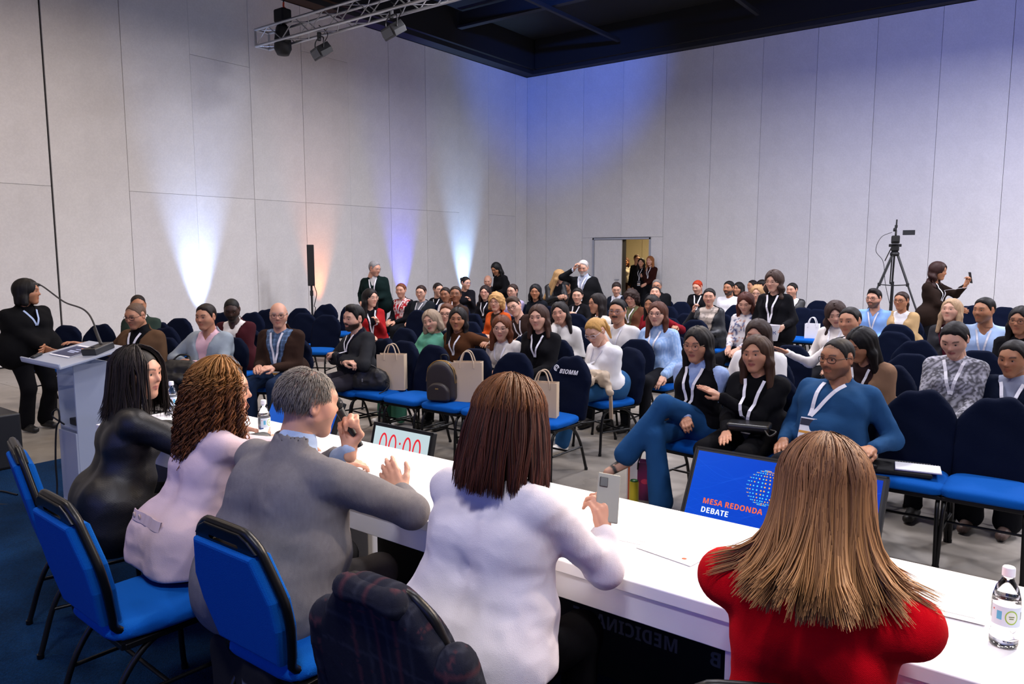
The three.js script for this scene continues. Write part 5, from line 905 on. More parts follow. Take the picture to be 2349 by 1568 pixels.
sit(1508, 720, CZ(3), 'woman in a blue striped shirt with auburn hair', { short: 'woman in the blue striped shirt', key: 'stripe', far: false, by: -6, face: [-18, 2, 0], hair: ['long:.27', '#4e2a1b'], skin: SK.fair, lips: '#a05a58', glasses: 0x55504e, top: { c: '#8eaedb', collar: true, loose: 1.12, slv: 1.3, pattern: (x, y, z, q) => Math.sin((x - z * .4) * 330) > .3 ? [q[0] * 1.5, q[1] * 1.3, q[2] * 1.12] : q }, hands: { l: [.2, .56, .22], r: [-.16, .6, .24] }, lan: { t: .5 }, shoes: ['boot', '#0d0d0e'] });
sit(850, 683, CZ(3), 'woman in red sweater with long black hair in profile', { short: 'woman in the red sweater', key: 'redsweater', by: 60, face: [38, 4, 0], hair: ['long:.3', '#120e0e'], skin: SK.fair, top: { c: '#14141a' }, jacket: { c: '#9c1f22', open: .07, name: 'cardigan', kind: 'knit' }, hands: { l: [.04, .84, .26], r: [-.08, .66, .26] }, lan: { t: .3 }, glasses: 0xb0a8a0 });
sit(1370, 696, CZ(4), 'woman in cream cardigan and glasses turned sideways', { short: 'woman in the cream cardigan', key: 'cream', by: -40, face: [-62, 4, 0], hair: ['long:.26', '#1a1211'], skin: SK.mid, glasses: 0x4a3b38, top: { c: '#e2dad0', slv: 1.2, loose: 1.08 }, hands: { r: [-.1, .78, .34], l: [.06, .8, .36] }, lan: { t: .4 } });
sit(1138, 693, CZ(4), 'blonde curly haired woman in an orange jacket', { short: 'woman in the orange jacket', key: 'orange', by: -8, face: [-20, 2, 0], hair: ['curly:.08', '#b58c58'], brow: '#7a5836', skin: SK.fair, lips: '#a8453f', glasses: 0x6b4430, top: { c: '#3a2a20' }, jacket: { c: '#c05220', open: .06, bot: .5, loose: 1.1, slv: 1.15 }, lan: 0, hands: { l: [.1, .66, .24], r: [-.1, .66, .24] } });
sit(1180, 703, CZ(4), 'man in brown sweater and glasses leaning sideways', { short: 'leaning man in brown', key: 'leanman', male: true, by: 0, hz: .22, face: [-22, 10, 20], hair: ['quiff', '#3c2c20'], skin: SK.fair, glasses: 0x23252c, top: { c: '#372824', kind: 'knit', vee: .03, veeB: .88 }, lean: [-.18, .2], lan: { t: .4, w: .02 } });
sit(1045, 676, CZ(4), 'tan woman with glasses resting her chin on her hand', { short: 'woman with her chin on her hand', key: 'chin', by: -8, face: [-8, -4, 0], hair: ['tied', '#241813'], skin: SK.brown, glasses: 0x7a6654, top: { c: '#3a2c26' }, hands: { r: [-.02, .99, .14], l: [.1, .64, .24] }, pose_r: 'relax', hdir_r: [.2, 1, .1], lan: 0, elbow_r: [-.5, -.8, .2] });
sit(1022, 676, CZ(5), 'smiling woman in a white coat', { short: 'smiling woman in white', key: 'smile', by: -5, face: [-20, 4, 8], hair: ['tied', '#1d1412'], skin: SK.brown, top: { c: '#e2e0e4' }, jacket: { c: '#dcdade', open: .07 }, lan: { t: .5 } });
sit(920, 666, CZ(5), 'woman in red and white floral dress and black cardigan', { short: 'woman in the floral dress', key: 'flor', by: 8, face: [-22, 4, 0], hair: ['tied', '#6a3c26'], skin: SK.light, top: { c: '#a8202c', pattern: (x, y, z, q) => vnoise(x * 38, y * 38, z * 38) > .56 ? [.75, .6, .58] : q }, jacket: { c: '#121318', open: .12, bot: .0, gap: .03 }, lan: { t: .5 }, girth: 1.08 });
sit(966, 671, CZ(5), 'woman in dark quilted jacket with glasses', { short: 'woman in the quilted jacket', key: 'puf', by: 6, face: [-20, 6, 0], hair: ['tied', '#2a1a16'], skin: SK.fair, glasses: 0x6c5a58, top: { c: '#777b82' }, jacket: { c: '#1b2026', open: .09, bot: .1, loose: 1.16, slv: 1.3 }, lan: { t: .4 }, girth: 1.08 });
sit(1495, 698, CZ(5), 'dark haired woman in a burgundy sweater stretching an arm', { short: 'woman in the burgundy sweater', key: 'burg', by: -14, face: [-30, 8, 0], hair: ['long:.24', '#181211'], skin: SK.tan, top: { c: '#7a1620', kind: 'knit', slv: 1.15 }, hands: { l: [.46, .82, .12], r: [-.1, .66, .24] }, elbow_l: [.2, -.4, -.9], pose_l: 'curl', lan: 0 });
sit(1710, 694, CZ(5), 'auburn haired woman in white floral shirt looking down', { short: 'woman in the white floral shirt', key: 'flor2', by: -6, face: [-14, 24, 0], hair: ['long:.34', '#4a2217'], skin: SK.fair, top: { c: '#d9d6d8', pattern: (x, y, z, q) => { const n = vnoise(x * 52, y * 52, z * 52); return n > .7 ? [.06, .08, .2] : n < .22 ? [.45, .2, .12] : q; } }, lan: 0 });
sit(1005, 664, CZ(6), 'woman in black with small round glasses', { short: 'woman in black with small glasses', key: 'small', by: 8, face: [30, 4, 0], hair: ['tied', '#1b1413'], skin: SK.fair, glasses: 0x2b2a2c, top: { c: '#131316' }, lan: { t: .5 } });
sit(1113, 671, CZ(6), 'woman in black with pink framed glasses', { short: 'woman with pink glasses', key: 'pink', by: 4, face: [-16, 4, 0], hair: ['long:.2', '#221614'], skin: SK.fair, glasses: 0x9a4058, top: { c: '#15151a' }, lan: { t: .4 } });
sit(1176, 668, CZ(6), 'woman in lilac shirt and glasses', { short: 'woman in lilac', key: 'lilac', by: -10, face: [-34, 4, 0], hair: ['tied', '#2c1d18'], skin: SK.fair, glasses: 0x3a2a30, top: { c: '#b9add2' }, lan: 0 });
sit(1228, 669, CZ(6), 'woman in a dark hooded coat', { short: 'woman in the hooded coat', key: 'hood', by: -8, face: [-10, 6, 0], hair: ['long:.16', '#101014'], skin: SK.tan, top: { c: '#12151d' }, jacket: { c: '#10141c', open: .04, bot: .7 }, lan: 0 });
sit(1325, 678, CZ(6), 'dark haired woman in black raising her hand', { short: 'dark haired woman raising a hand', key: 'bw', by: -6, face: [-10, 6, 0], hair: ['tied', '#15100f'], skin: SK.fair, top: { c: '#121216' }, hands: { r: [-.24, .84, .22], l: [.18, .8, .26] }, lan: { t: .35, w: .02 } });
sit(1448, 683, CZ(6), 'curly brown haired woman with glasses in a brown cardigan', { short: 'curly haired woman in brown', key: 'curly', by: -6, face: [-16, 16, 0], hair: ['curly:.06', '#2b1c17'], skin: SK.light, glasses: 0x8a5058, top: { c: '#6b6a4c' }, jacket: { c: '#5d3a2a', open: .09, name: 'cardigan', kind: 'knit' }, lan: { t: .45 } });
sit(1627, 681, CZ(6), 'woman in dark jacket and checked scarf holding a pen', { short: 'woman with the checked scarf', key: 'scarf', by: -6, face: [-8, 4, 0], hair: ['tied', '#14100f'], skin: SK.light, lips: '#a05058', top: { c: '#c9c0b8', name: 'scarf', pattern: (x, y, z, q) => { const k = (Math.sin(x * 120) > .3 ? .55 : 1) * (Math.sin(y * 90) > .4 ? .6 : 1); return [q[0] * k, q[1] * k * .96, q[2] * k * .92]; } }, jacket: { c: '#15181f', kind: 'leather', open: .1, bot: .1, gap: .03 }, hands: { r: [-.16, .93, .18], l: [.1, .66, .24] }, hdir_r: [.2, 1, .1], pose_r: 'curl', lan: 0, label: 'woman in dark jacket and checked scarf with one hand raised' });
sit(1068, 649, CZ(7), 'woman with high ponytail in black turning to her side', { short: 'woman with the high ponytail', key: 'ptail', by: 50, face: [42, 8, 0], hair: ['bun', '#121011'], skin: SK.fair, glasses: 0x3b66a8, top: { c: '#14141a' }, hands: { l: [.0, .86, .26], r: [-.3, .9, .16] }, lan: 0, hz: .0, lean: [-.05, .12] });
sit(1503, 674, CZ(7), 'woman looking up behind the burgundy sweater', { short: 'woman looking up', key: 'lookup', by: -8, face: [-6, -16, 0], hair: ['tied', '#201614'], skin: SK.light, top: { c: '#3b3638' }, lan: 0 });
sit(1737, 673, CZ(7), 'fair haired woman with glasses in cream jacket', { short: 'fair haired woman in cream', key: 'bl2', by: -4, face: [-12, 6, 0], hair: ['bob:.1', '#a8845c'], skin: SK.fair, glasses: 0x8a7f7a, top: { c: '#cfc3b0' }, lan: 0 });
sit(1414, 662, CZ(8), 'woman in navy looking at papers with tied dark hair', { short: 'woman in navy with tied hair', key: 'phup', by: 0, face: [0, 24, 0], hair: ['tied', '#241916'], skin: SK.fair, top: { c: '#cfd3de' }, jacket: { c: '#141a26' }, lan: { t: .4 } });
sit(1507, 656, CZ(9), 'older man with glasses in a black puffer jacket', { short: 'older man in the puffer jacket', key: 'oldman', male: true, by: -4, face: [-10, 2, 0], hair: ['short', '#77726f'], skin: SK.mid, glasses: 0x202024, beard: '#8a8480', beardK: .4, top: { c: '#2a2b30' }, jacket: { c: '#121317', loose: 1.2, slv: 1.35, open: .05, bot: .6 }, lan: 0, girth: 1.08 });
sit(1600, 658, CZ(9), 'red haired woman in black writing', { short: 'red haired woman', key: 'redhead', by: 6, face: [-30, 18, 0], hair: ['tied', '#a83416'], skin: SK.fair, top: { c: '#121216' }, lan: { t: .4, w: .02 } });
sit(1672, 661, CZ(9), 'bearded man in a white T-shirt', { short: 'man in the white T-shirt', key: 'wts', male: true, by: -4, face: [-30, 2, 0], hair: ['short', '#0f0c0c'], skin: SK.tan, beard: '#17110e', beardK: .9, top: { c: '#e3e2e6', sleeve: .3, loose: 1.06 }, lan: 0 });
sit(1694, 662, CZ(10), 'dark haired woman behind the man in the white T-shirt', { short: 'woman behind the T-shirt man', key: 'bhd', by: 0, face: [-40, 4, 0], hair: ['long:.22', '#16110f'], skin: SK.mid, top: { c: '#3a3230' }, lan: 0 });
sit(1726, 656, CZ(11), 'dark haired woman in profile near the back wall', { short: 'dark haired woman in profile', key: 'w10', by: -30, face: [-60, 4, 0], hair: ['tied', '#15100f'], skin: SK.mid, top: { c: '#5b5560' }, lan: 0 });
sit(1749, 656, CZ(10), 'woman with tied dark hair turned towards the back wall', { short: 'woman turned to the back wall', key: 'w10b', by: 40, face: [80, 4, 0], hair: ['tied', '#15100f'], skin: SK.mid, top: { c: '#23232a' }, lan: 0 });
sit(1298, 657, CZ(8), 'bald dark skinned man bending behind the standing blonde woman', { short: 'bald bending man', key: 'balddark', male: true, by: 0, face: [-20, 30, 0], hair: ['buzz', '#0d0a09'], skin: SK.brown, top: { c: '#3a2d26' }, lan: 0 });
sit(1119, 644, CZ(9), 'man with receding hair near the blue lit wall', { short: 'man with receding hair', key: 'rec', male: true, by: 0, face: [-10, 20, 0], hair: ['fringe', '#3a2a22'], skin: SK.light, top: { c: '#20222a' }, lan: 0 });
// ---- left block, turned towards the stage
sit(317, 700, -4.25, 'man in a green jacket half hidden behind the brown blazer', { short: 'man in the green jacket', key: 'green', male: true, by: 29, face: [0, 8, 0], hair: ['thin', '#1d1512'], skin: SK.tan, top: { c: '#cfc9c4', collar: true }, jacket: { c: '#2c3a33', open: .07 }, lan: 0 });
sit(312, 724, -3.52, 'man in brown blazer and black vest leaning on one arm', { short: 'man in the brown blazer', key: 'brownb', far: false, male: true, by: 22, face: [-42, 14, 0], hair: ['thin', '#5e4a3c'], scalp: '#8a6a54', skin: SK.mid, glasses: 0x17161a, top: { c: '#101114', collar: true }, jacket: { c: '#59422f', open: .1, bot: .15, loose: 1.1 }, hands: { r: [-.56, .84, .12], l: [.16, .64, .25] }, elbow_r: [-.3, -.6, -.5], lan: { t: .5, w: .022 }, girth: 1.08 });
sit(473, 727, -3.92, 'man in light grey blazer and pink shirt', { short: 'man in the light grey blazer', key: 'greyb', far: false, male: true, by: 20, face: [-36, 4, 0], hair: ['short', '#1f1714'], skin: SK.mid, top: { c: '#d9b3bd', collar: true, vee: .04, veeB: .86 }, jacket: { c: '#8f9aa3', open: .1, bot: .1, loose: 1.12 }, pants: { c: '#33333a' }, hands: { l: [.0, .70, .26], r: [-.12, .72, .26] }, elbow_l: [.9, -.4, -.1], elbow_r: [-.9, -.4, -.1], pose: 'curl', lan: 0, girth: 1.06 });
sit(532, 710, -4.62, 'black man in maroon blazer looking down', { short: 'man in the maroon blazer', key: 'maroon', male: true, by: 26, face: [-8, 22, 0], hair: ['buzz', '#0b0908'], skin: SK.dark, beard: '#0a0706', top: { c: '#e0dcd8', collar: true, vee: .05, veeB: .8 }, jacket: { c: '#3b151c', open: .11, bot: .2 }, lan: 0 });
sit(639, 722, -4.38, 'bald man in dark brown blazer and glasses', { short: 'bald man in the brown blazer', key: 'bald', far: false, male: true, by: 26, face: [-6, 6, 0], hair: ['fringe', '#8a7f76'], skin: SK.light, glasses: 0x4a403a, top: { c: '#44566e', pattern: (x, y, z, q) => { const k = (Math.sin(x * 150) > .5 ? 1.8 : 1) * (Math.sin(y * 150) > .5 ? 1.6 : 1); return [q[0] * k, q[1] * k, q[2] * k]; } }, jacket: { c: '#31211a', open: .11, bot: .05, gap: .02 }, pants: { c: '#1b2a44' }, hands: { l: [.07, .66, .3], r: [-.09, .66, .3] }, lan: { t: .3, w: .02, badge: true } });
// ---- standing
stand(859, 616, -8.6, 'grey haired man standing in a dark green pullover', { key: 'st1', male: true, by: 30, face: [48, 14, 0], hair: ['short', '#8b8a8c'], skin: SK.light, glasses: 0x777777, top: { c: '#d8d8da', collar: true }, jacket: { c: '#10201f', name: 'pullover', open: .05, bot: .7, kind: 'knit', loose: 1.12 }, lan: { t: .3, w: .02 }, lean: [0, .1], hands: { l: [.1, .98, .24], r: [-.24, .9, .12] }, girth: 1.06 });
stand(1138, 616, -11.4, 'person in a black hooded jacket bending over the seats', { key: 'st2', by: -20, face: [-40, 30, 0], hair: ['long:.18', '#0b0b0c'], skin: SK.tan, top: { c: '#0d0d10', loose: 1.15, slv: 1.2 }, lan: 0, lean: [0, .26], hands: { l: [.1, .95, .36], r: [-.14, .95, .36] } });
stand(1283, 634, -10.9, 'woman with long straight blonde hair bending forward in black', { key: 'st3', by: 60, face: [68, 26, 0], hair: ['long:.5', '#a58358'], skin: SK.fair, top: { c: '#121216', loose: 1.06 }, jacket: { c: '#0f1013', kind: 'leather' }, lan: 0, lean: [0, .28], hands: { l: [.05, .96, .45], r: [-.1, .96, .42] } });
stand(1338, 614, -10.6, 'white bearded man in black suit touching his face', { key: 'st4', male: true, by: 6, face: [-16, 16, 0], hair: ['short', '#b9b5b2'], brow: '#a09a96', skin: SK.light, beard: '#c4bfbb', beardK: 1, top: { c: '#b9c3d6', collar: true }, jacket: { c: '#0f1013', open: .1, bot: .3, loose: 1.12 }, hands: { r: [-.12, 1.46, .13], l: [.24, .86, .1] }, hdir_r: [.5, .8, .3], pose_r: 'curl', elbow_r: [-.8, -.6, .3], lan: { t: .45, w: .022, badge: true }, girth: 1.1 });
stand(1775, 645, CZ(5) + .1, 'woman standing with very long brown hair in black', { key: 'st5', by: -4, face: [-26, 10, 0], hair: ['wavy:.46', '#3c2b24'], skin: SK.fair, glasses: 0xb9a08e, top: { c: '#101014' }, jacket: { c: '#111115', open: .1, bot: .0, gap: .02 }, lan: { t: .28, w: .02, badge: true }, hands: { l: [.2, .92, .2], r: [-.2, .84, .1] }, pants: { c: '#111115' } });
stand(2152, 622, -11.5, 'woman with long wavy auburn hair looking at her phone', { key: 'st6', by: 70, face: [70, 8, 0], hair: ['wavy:.34', '#2d1613'], skin: SK.tan, top: { c: '#17100e' }, jacket: { c: '#241914', open: .08 }, hands: { l: [.06, 1.30, .36], r: [-.02, 1.0, .3] }, hdir_l: [0, .9, .4], pose_l: 'curl', lan: { t: .35, badge: true } });
{ const w = people.st6.world(people.st6.WR.l); phone('smartphone held up by the auburn haired standing woman', [w.x + .05, w.y + .10, w.z - .02], -.2, 2.0); }
stand(1491, 598, ZB + .35, 'fair haired woman in a brown knit standing in the doorway', { key: 'd1', by: -16, face: [-26, 4, 0], hair: ['long:.34', '#8e5a34'], skin: SK.light, top: { c: '#2f1512', kind: 'knit', slv: 1.1 }, hands: { r: [-.06, 1.14, .26], l: [.1, .96, .25] }, lan: { t: .4 } });
stand(1471, 602, ZB - .45, 'black haired woman in black standing in the doorway', { key: 'd2', by: -10, face: [-12, 4, 0], hair: ['long:.42', '#0e0b0b'], skin: SK.light, top: { c: '#0e0e11' }, lan: { t: .3, badge: true } });
stand(1436, 600, ZB - 1.9, 'woman in a cream coat waiting in the corridor', { key: 'd3', by: 0, face: [-10, 4, 0], hair: ['long:.28', '#4a2f22'], skin: SK.tan, top: { c: '#b9b1a2', loose: 1.1 }, lan: { t: .5 }, pants: { c: '#3a2415' } });
stand(1461, 594, ZB - 1.3, 'man with brown hair half hidden in the corridor', { key: 'd4', male: true, by: -10, face: [20, 4, 0], hair: ['short', '#3b251a'], skin: SK.light, top: { c: '#141418' }, lan: 0 });
stand(62, 670, -2.95, 'woman in black suit standing beside the lectern', { key: 'spk', far: false, by: 100, face: [72, 0, 0], hair: ['bob:.13', '#0e0b0b'], skin: SK.tan, girth: 1.28, belly: .1, top: { c: '#0c0c0e', collar: true }, jacket: { c: '#0f0f11', open: .05, bot: .6, loose: 1.1, slv: 1.2 }, pants: { c: '#0d0d10', wide: .02 }, shoes: ['sneaker', '#141414'], hands: { l: [.0, .86, .24], r: [-.04, .84, .27] }, lan: { t: .62, badge: false, c: 0x9fb0d0 }, sw: 1.1, hs: 1.05 });
// ---- empty chairs, from where their backs show
const empties = [[898, 785, 1, 0, 'navy covered chair holding the black handbag and a beige bag'], [960, 795, 1, 0, 'empty navy covered front chair between handbag chair and backpack chair'], [1060, 803, 1, 0, 'navy covered chair holding the dark backpack'], [1150, 813, 1, 0, 'navy covered front chair beside the backpack chair, its seat half hidden'], [2110, 900, 1, 0, 'navy covered front chair holding the spiral notebook'], [2290, 918, 1, 0, 'empty navy covered front chair next to the notebook chair'],
  [1213, 774, 2], [1287, 787, 2], [927, 751, 2], [1851, 827, 2], [2004, 842, 2], [2173, 852, 1.93], [1343, 747, 3], [1499, 770, 2.55], [1813, 791, 3], [2078, 809, 3], [845, 728, 3], [1877, 773, 4], [2101, 783, 4], [2255, 794, 3.6], [885, 717, 4], [955, 718, 4], [2055, 758, 5], [2142, 763, 5], [1570, 737, 5], [1660, 740, 5], [1312, 719, 5], [1090, 698, 6], [908, 703, 5], [1583, 719, 6], [1640, 720, 6], [1445, 711, 6], [2066, 740, 6], [1565, 691, 8.3], [1680, 701, 8], [1833, 707, 8], [2132, 717, 8], [1070, 680, 7], [1879, 689, 10], [2224, 702, 10], [2306, 702, 10.1]];
function freeSpot(x, z) { for (let k = 0; k < 3; k++) { let near = null, best = .41; for (const [a, b] of chairSpots) { const d = Math.hypot(a - x, b - z); if (d < best) { best = d; near = [a, b]; } } if (!near) return [x, z]; if (best < .26) return null; const dx = x - near[0], dz = z - near[1], s = .42 / Math.max(best, .01); x = near[0] + dx * s; z = near[1] + dz * s; } return null; }
for (const [px, py, row, yw, lb] of empties) { const p = atH(px, py, .885), f = lb ? [p.x, CZ(row)] : freeSpot(p.x, CZ(row)); if (f) audienceChair(f[0], f[1], (yw || 0) * DG, lb || emptyLabel(f[0], f[1])); }
for (const [px, py] of [[157, 744], [227, 746], [411, 729], [375, 753], [547, 748], [506, 718], [572, 718], [609, 711], [689, 706], [747, 699], [747, 722], [792, 698], [700, 716]]) { const p = atH(px, py, .885), y = 27 * DG; const f = freeSpot(p.x + .3 * Math.sin(y), p.z + .3 * Math.cos(y)); if (f) audienceChair(f[0], f[1], y, emptyLabel(f[0], f[1])); }
// ---------------------------------------------------------------- the panel
// strands: long tapered locks grown from the crown, falling round the head, all in head coordinates
function strands(o) {
  const pos = [], nor = [], col = [], idx = []; seed(o.seed || 1);
  const S = o.seg || 12, up = V(0, 1, 0);
  for (let i = 0; i < o.n; i++) {
    const side = rnd() < .5 ? -1 : 1; let phi = side * lerp(o.front ?? 1.0, Math.PI + .22, Math.pow(rnd(), .85));
    const clump = Math.floor(phi * (o.clumps || 9)) + 50, cn = k => vnoise(clump * 3.7, k, 2.2) - .5;
    const th0 = lerp(.02, 1.35, rnd()), lift = o.lift * (.35 + .65 * rnd()), len = o.len * (1 + (o.lenVar ?? .08) * (rnd() - .5) * 2 + .10 * cn(3)) + (o.lenFront || 0) * Math.max(0, Math.cos(phi));
    const pts = []; const tot = S; const hue = rnd(), ph = rnd() * 6.28, rad = o.r * (.7 + .6 * rnd()), cur = o.curl ? o.curl * (.6 + .7 * rnd()) : 0;
    for (let k = 0; k <= tot; k++) {
      const t = k / tot, y0 = .0; const arc = .42; let p;
      const dphi = phi + .22 * cn(t * 2) + .05 * (hue - .5); const dx = Math.sin(dphi), dz = Math.cos(dphi);
      const rx = .080 + lift, ry = .093 + lift * .8, rz = .101 + lift;
      if (t < arc) { const th = lerp(th0, 1.62, t / arc); p = V(Math.sin(th) * dx * rx, .03 + Math.cos(th) * ry, -.012 + Math.sin(th) * dz * rz); }
      else { const u = (t - arc) / (1 - arc), y = lerp(.03 - .05 * ry, -len, u); const e = o.env(u, phi); p = V(dx * rx * e, y, -.012 + dz * rz * e - (o.back || 0) * u); const fl = o.flick ? o.flick * Math.pow(u, 4) * (.5 + cn(7) * 1.6 + .3 * hue) : 0; p.x += dx * fl; p.z += dz * fl; p.y += fl * .35; }
      const w = (o.wave || 0) * t; p.x += w * Math.sin(t * 9 + clump); p.z += w * Math.cos(t * 8 + clump * 1.3);
      if (cur) { const q = t * (o.turns || 14) * 6.28 + ph, a = cur * sst(.12, .35, t); p.x += a * Math.cos(q) ; p.z += a * Math.sin(q); p.y += a * .3 * Math.sin(q * .5); }
      if (o.clampZ && p.y < -.16 && p.z > o.clampZ) p.z = o.clampZ;
      pts.push(p);
    }
    const b0 = pos.length / 3;
    for (let k = 0; k <= tot; k++) {
      const t = k / tot, tg = pts[Math.min(k + 1, tot)].clone().sub(pts[Math.max(k - 1, 0)]).normalize(); let e = tg.clone().cross(V(pts[k].x, 0, pts[k].z + .02).normalize()); if (e.lengthSq() < 1e-4) e = V(1, 0, 0); e.normalize(); const f = tg.clone().cross(e).normalize(); const rr2 = rad * (t > .85 ? lerp(1, .25, (t - .85) / .15) : t < .08 ? .5 : 1); const c = o.color(t, hue, phi);
      for (let a = 0; a < 3; a++) { const q = a * 2.094, n = e.clone().multiplyScalar(Math.cos(q) * 1.6).addScaledVector(f, Math.sin(q)); pos.push(pts[k].x + n.x * rr2, pts[k].y + n.y * rr2, pts[k].z + n.z * rr2); n.normalize(); nor.push(n.x, n.y, n.z); col.push(...c); }
      if (k) for (let a = 0; a < 3; a++) { const A = b0 + (k - 1) * 3 + a, B = b0 + (k - 1) * 3 + (a + 1) % 3, C = b0 + k * 3 + (a + 1) % 3, D = b0 + k * 3 + a; idx.push(A, B, C, A, C, D); }
    }
  }
  const g = new THREE.BufferGeometry(); g.setAttribute('position', new THREE.Float32BufferAttribute(pos, 3)); g.setAttribute('normal', new THREE.Float32BufferAttribute(nor, 3)); g.setAttribute('color', new THREE.Float32BufferAttribute(col, 3)); g.setIndex(idx); return g;
}
function underHair(len, w, col, cut = true) { // dark mass beneath the locks
  const g = fnMesh([-.17, -len - .02, -.18], [.17, .15, .12], .009, (x, y, z) => { let d = ell(x, y, z, 0, .03, -.012, .083, .094, .104); d = smin(d, capD([0, .0, -.03, 0, -len + .05, -.04, .075, w], x, y, z) , .05); const face = ell(x, y, z, 0, -.05, .11, .062, .125, .1); d = smax(d, -face, .012); return smax(d, -ell(x, y, z, 0, -.17, .02, .058, .12, .055), .01); });
  return colorize(g, () => col);
}
const strandMat = phys(0xffffff, .6, { vertexColors: true, specularIntensity: .6 });
function wearHair(p, geos, scale = 1) { const m = part('hair', mergeI(geos), strandMat, p.root); m.position.copy(p.hc); m.quaternion.copy(p.hq); m.scale.setScalar(p.hs * scale); return m; }
const PI = Math.PI;
function panelist(px, py, z, who, o) {
  const hd = atZ(px, py, z), lean = o.lean || [0, .2]; const yaw = PI + (o.turn || 0); const base = V(hd.x, 0, hd.z).sub(V(lean[0] * Math.cos(yaw) + lean[1] * Math.sin(yaw), 0, -lean[0] * Math.sin(yaw) + lean[1] * Math.cos(yaw)));
  const loc = w => { const v = w.clone().sub(base).applyAxisAngle(V(0, 1, 0), -yaw); return [v.x, v.y, v.z]; };
  const hands = {}, elbows = {}; for (const k in o.handsW || {}) hands[k] = loc(o.handsW[k]); for (const k in o.elbowsW || {}) elbows[k] = loc(o.elbowsW[k]);
  return person({ far: false, close: true, cell: .0088, lanyard: null, ...o, elbows, label: who, head: hd, yaw, lean, hands: { ...(o.hands || {}), ...hands }, look: [(o.face[0] || 0) * DG - (o.turn || 0), o.face[1] * DG, o.face[2] * DG] });
}
const lc = (a, b, t) => mix3(lin(a), lin(b), t);
// woman in black leather
{
  const p = panelist(318, 858, -1.70, 'woman in black leather jacket at the panel looking sideways', { face: [-62, 2, 0], turn: -.25, skin: SK.light, lips: '#9c5a55', hair: null, brow: '#1d1412', top: { c: '#cfcbd2', collar: true }, jacket: { c: '#0d0d11', kind: 'leather', hem: -.12, loose: 1.12, slv: 1.2, open: .05, bot: .5, fold: .006 }, pants: { c: '#0c0c0f' }, handsW: { l: V(-3.5, .80, -2.2), r: V(-3.15, .80, -2.15) }, girth: 1.0, waist: 1.2, hip: .93, sw: 1.12, elbowsW: { l: V(-3.78, .82, -1.82), r: V(-3.12, .82, -1.80) }, lean: [0, .14], shoes: ['plain', '#0c0c0d'] });
  wearHair(p, [underHair(.2, .085, [.008, .006, .006]), strands({ seed: 3, n: 1900, seg: 9, r: .0015, lift: .034, len: .205, front: .62, env: (u) => 1.0 + .1 * Math.sin(u * 2.6), wave: .005, flick: .035, lenVar: .14, color: (t, h) => mix3([.008, .006, .006], [.035, .022, .018], h * .8) })]);
}
// curly haired woman
{
  const p = panelist(512, 895, -1.70, 'woman with long curly golden brown hair in pale lilac jacket', { face: [-34, 4, 0], turn: -.12, skin: SK.light, hair: null, brow: '#5a3a20', glasses: 0x3a3030, top: { c: '#e8e2e6' }, jacket: { c: '#c9b4bd', cutY: .5, hem: -.10, loose: 1.05, open: .06, bot: .4, fold: .008 }, pants: { c: '#0c0b0d' }, handsW: { l: V(-2.9, .8, -2.2), r: V(-2.5, .8, -2.15) }, waist: 1.3, lean: [0, .2], shoes: ['plain', '#0c0c0d'] });
  wearHair(p, [underHair(.3, .1, [.035, .016, .008]), strands({ seed: 8, n: 860, seg: 34, r: .0022, lift: .04, len: .33, front: .85, env: (u) => 1.05 + .22 * Math.sin(u * 2.4), curl: .0115, turns: 9, clumps: 16, lenVar: .16, color: (t, h, phi) => mix3(lc('#2c140b', '#6e3a1c', h), lin('#b9823c'), clamp(.75 - t * 1.5) * .75 + h * .1) })]);
  // half belt with buttons on the back of the jacket
  const back = (t, x) => { let z = -.45; for (let i = 0; i < 60; i++) { const q = p.c(t, x, z), d = evalPrims(p.outer, .03, q.x, q.y, q.z); if (d < .004) break; z += Math.max(d * .7, .002); } return p.c(t, x, z - .004); };
  const pts = []; for (let i = 0; i <= 12; i++) pts.push(back(.22, lerp(-.13, .13, i / 12))); const bp = [], bi = []; for (let i = 0; i < pts.length; i++) { for (const [a, b] of [[.02, 0], [.02, -.005], [-.02, -.005], [-.02, 0]]) { const q = pts[i].clone().addScaledVector(p.up, a).addScaledVector(p.fwd, b); bp.push(q.x, q.y, q.z); } if (i) for (let a = 0; a < 4; a++) bi.push((i - 1) * 4 + a, (i - 1) * 4 + (a + 1) % 4, i * 4 + (a + 1) % 4, (i - 1) * 4 + a, i * 4 + (a + 1) % 4, i * 4 + a); }
  const bg = new THREE.BufferGeometry(); bg.setAttribute('position', new THREE.Float32BufferAttribute(bp, 3)); bg.setIndex(bi); const bn = bg.toNonIndexed(); bn.computeVertexNormals(); part('half_belt', bn, mat(0xc6b1bb, .9, { side: THREE.DoubleSide }), p.root);
  for (const x of [.055, .095]) { const q = back(.22, x); const b = part('button', lathe([[0, .004], [.004, .003], [.006, .004], [.0105, .003], [.0115, 0], [0, 0]], 18).rotateX(-PI / 2), mat(0xd9bfb4, .35), p.root); b.position.copy(q).addScaledVector(p.fwd, -.006); }
}
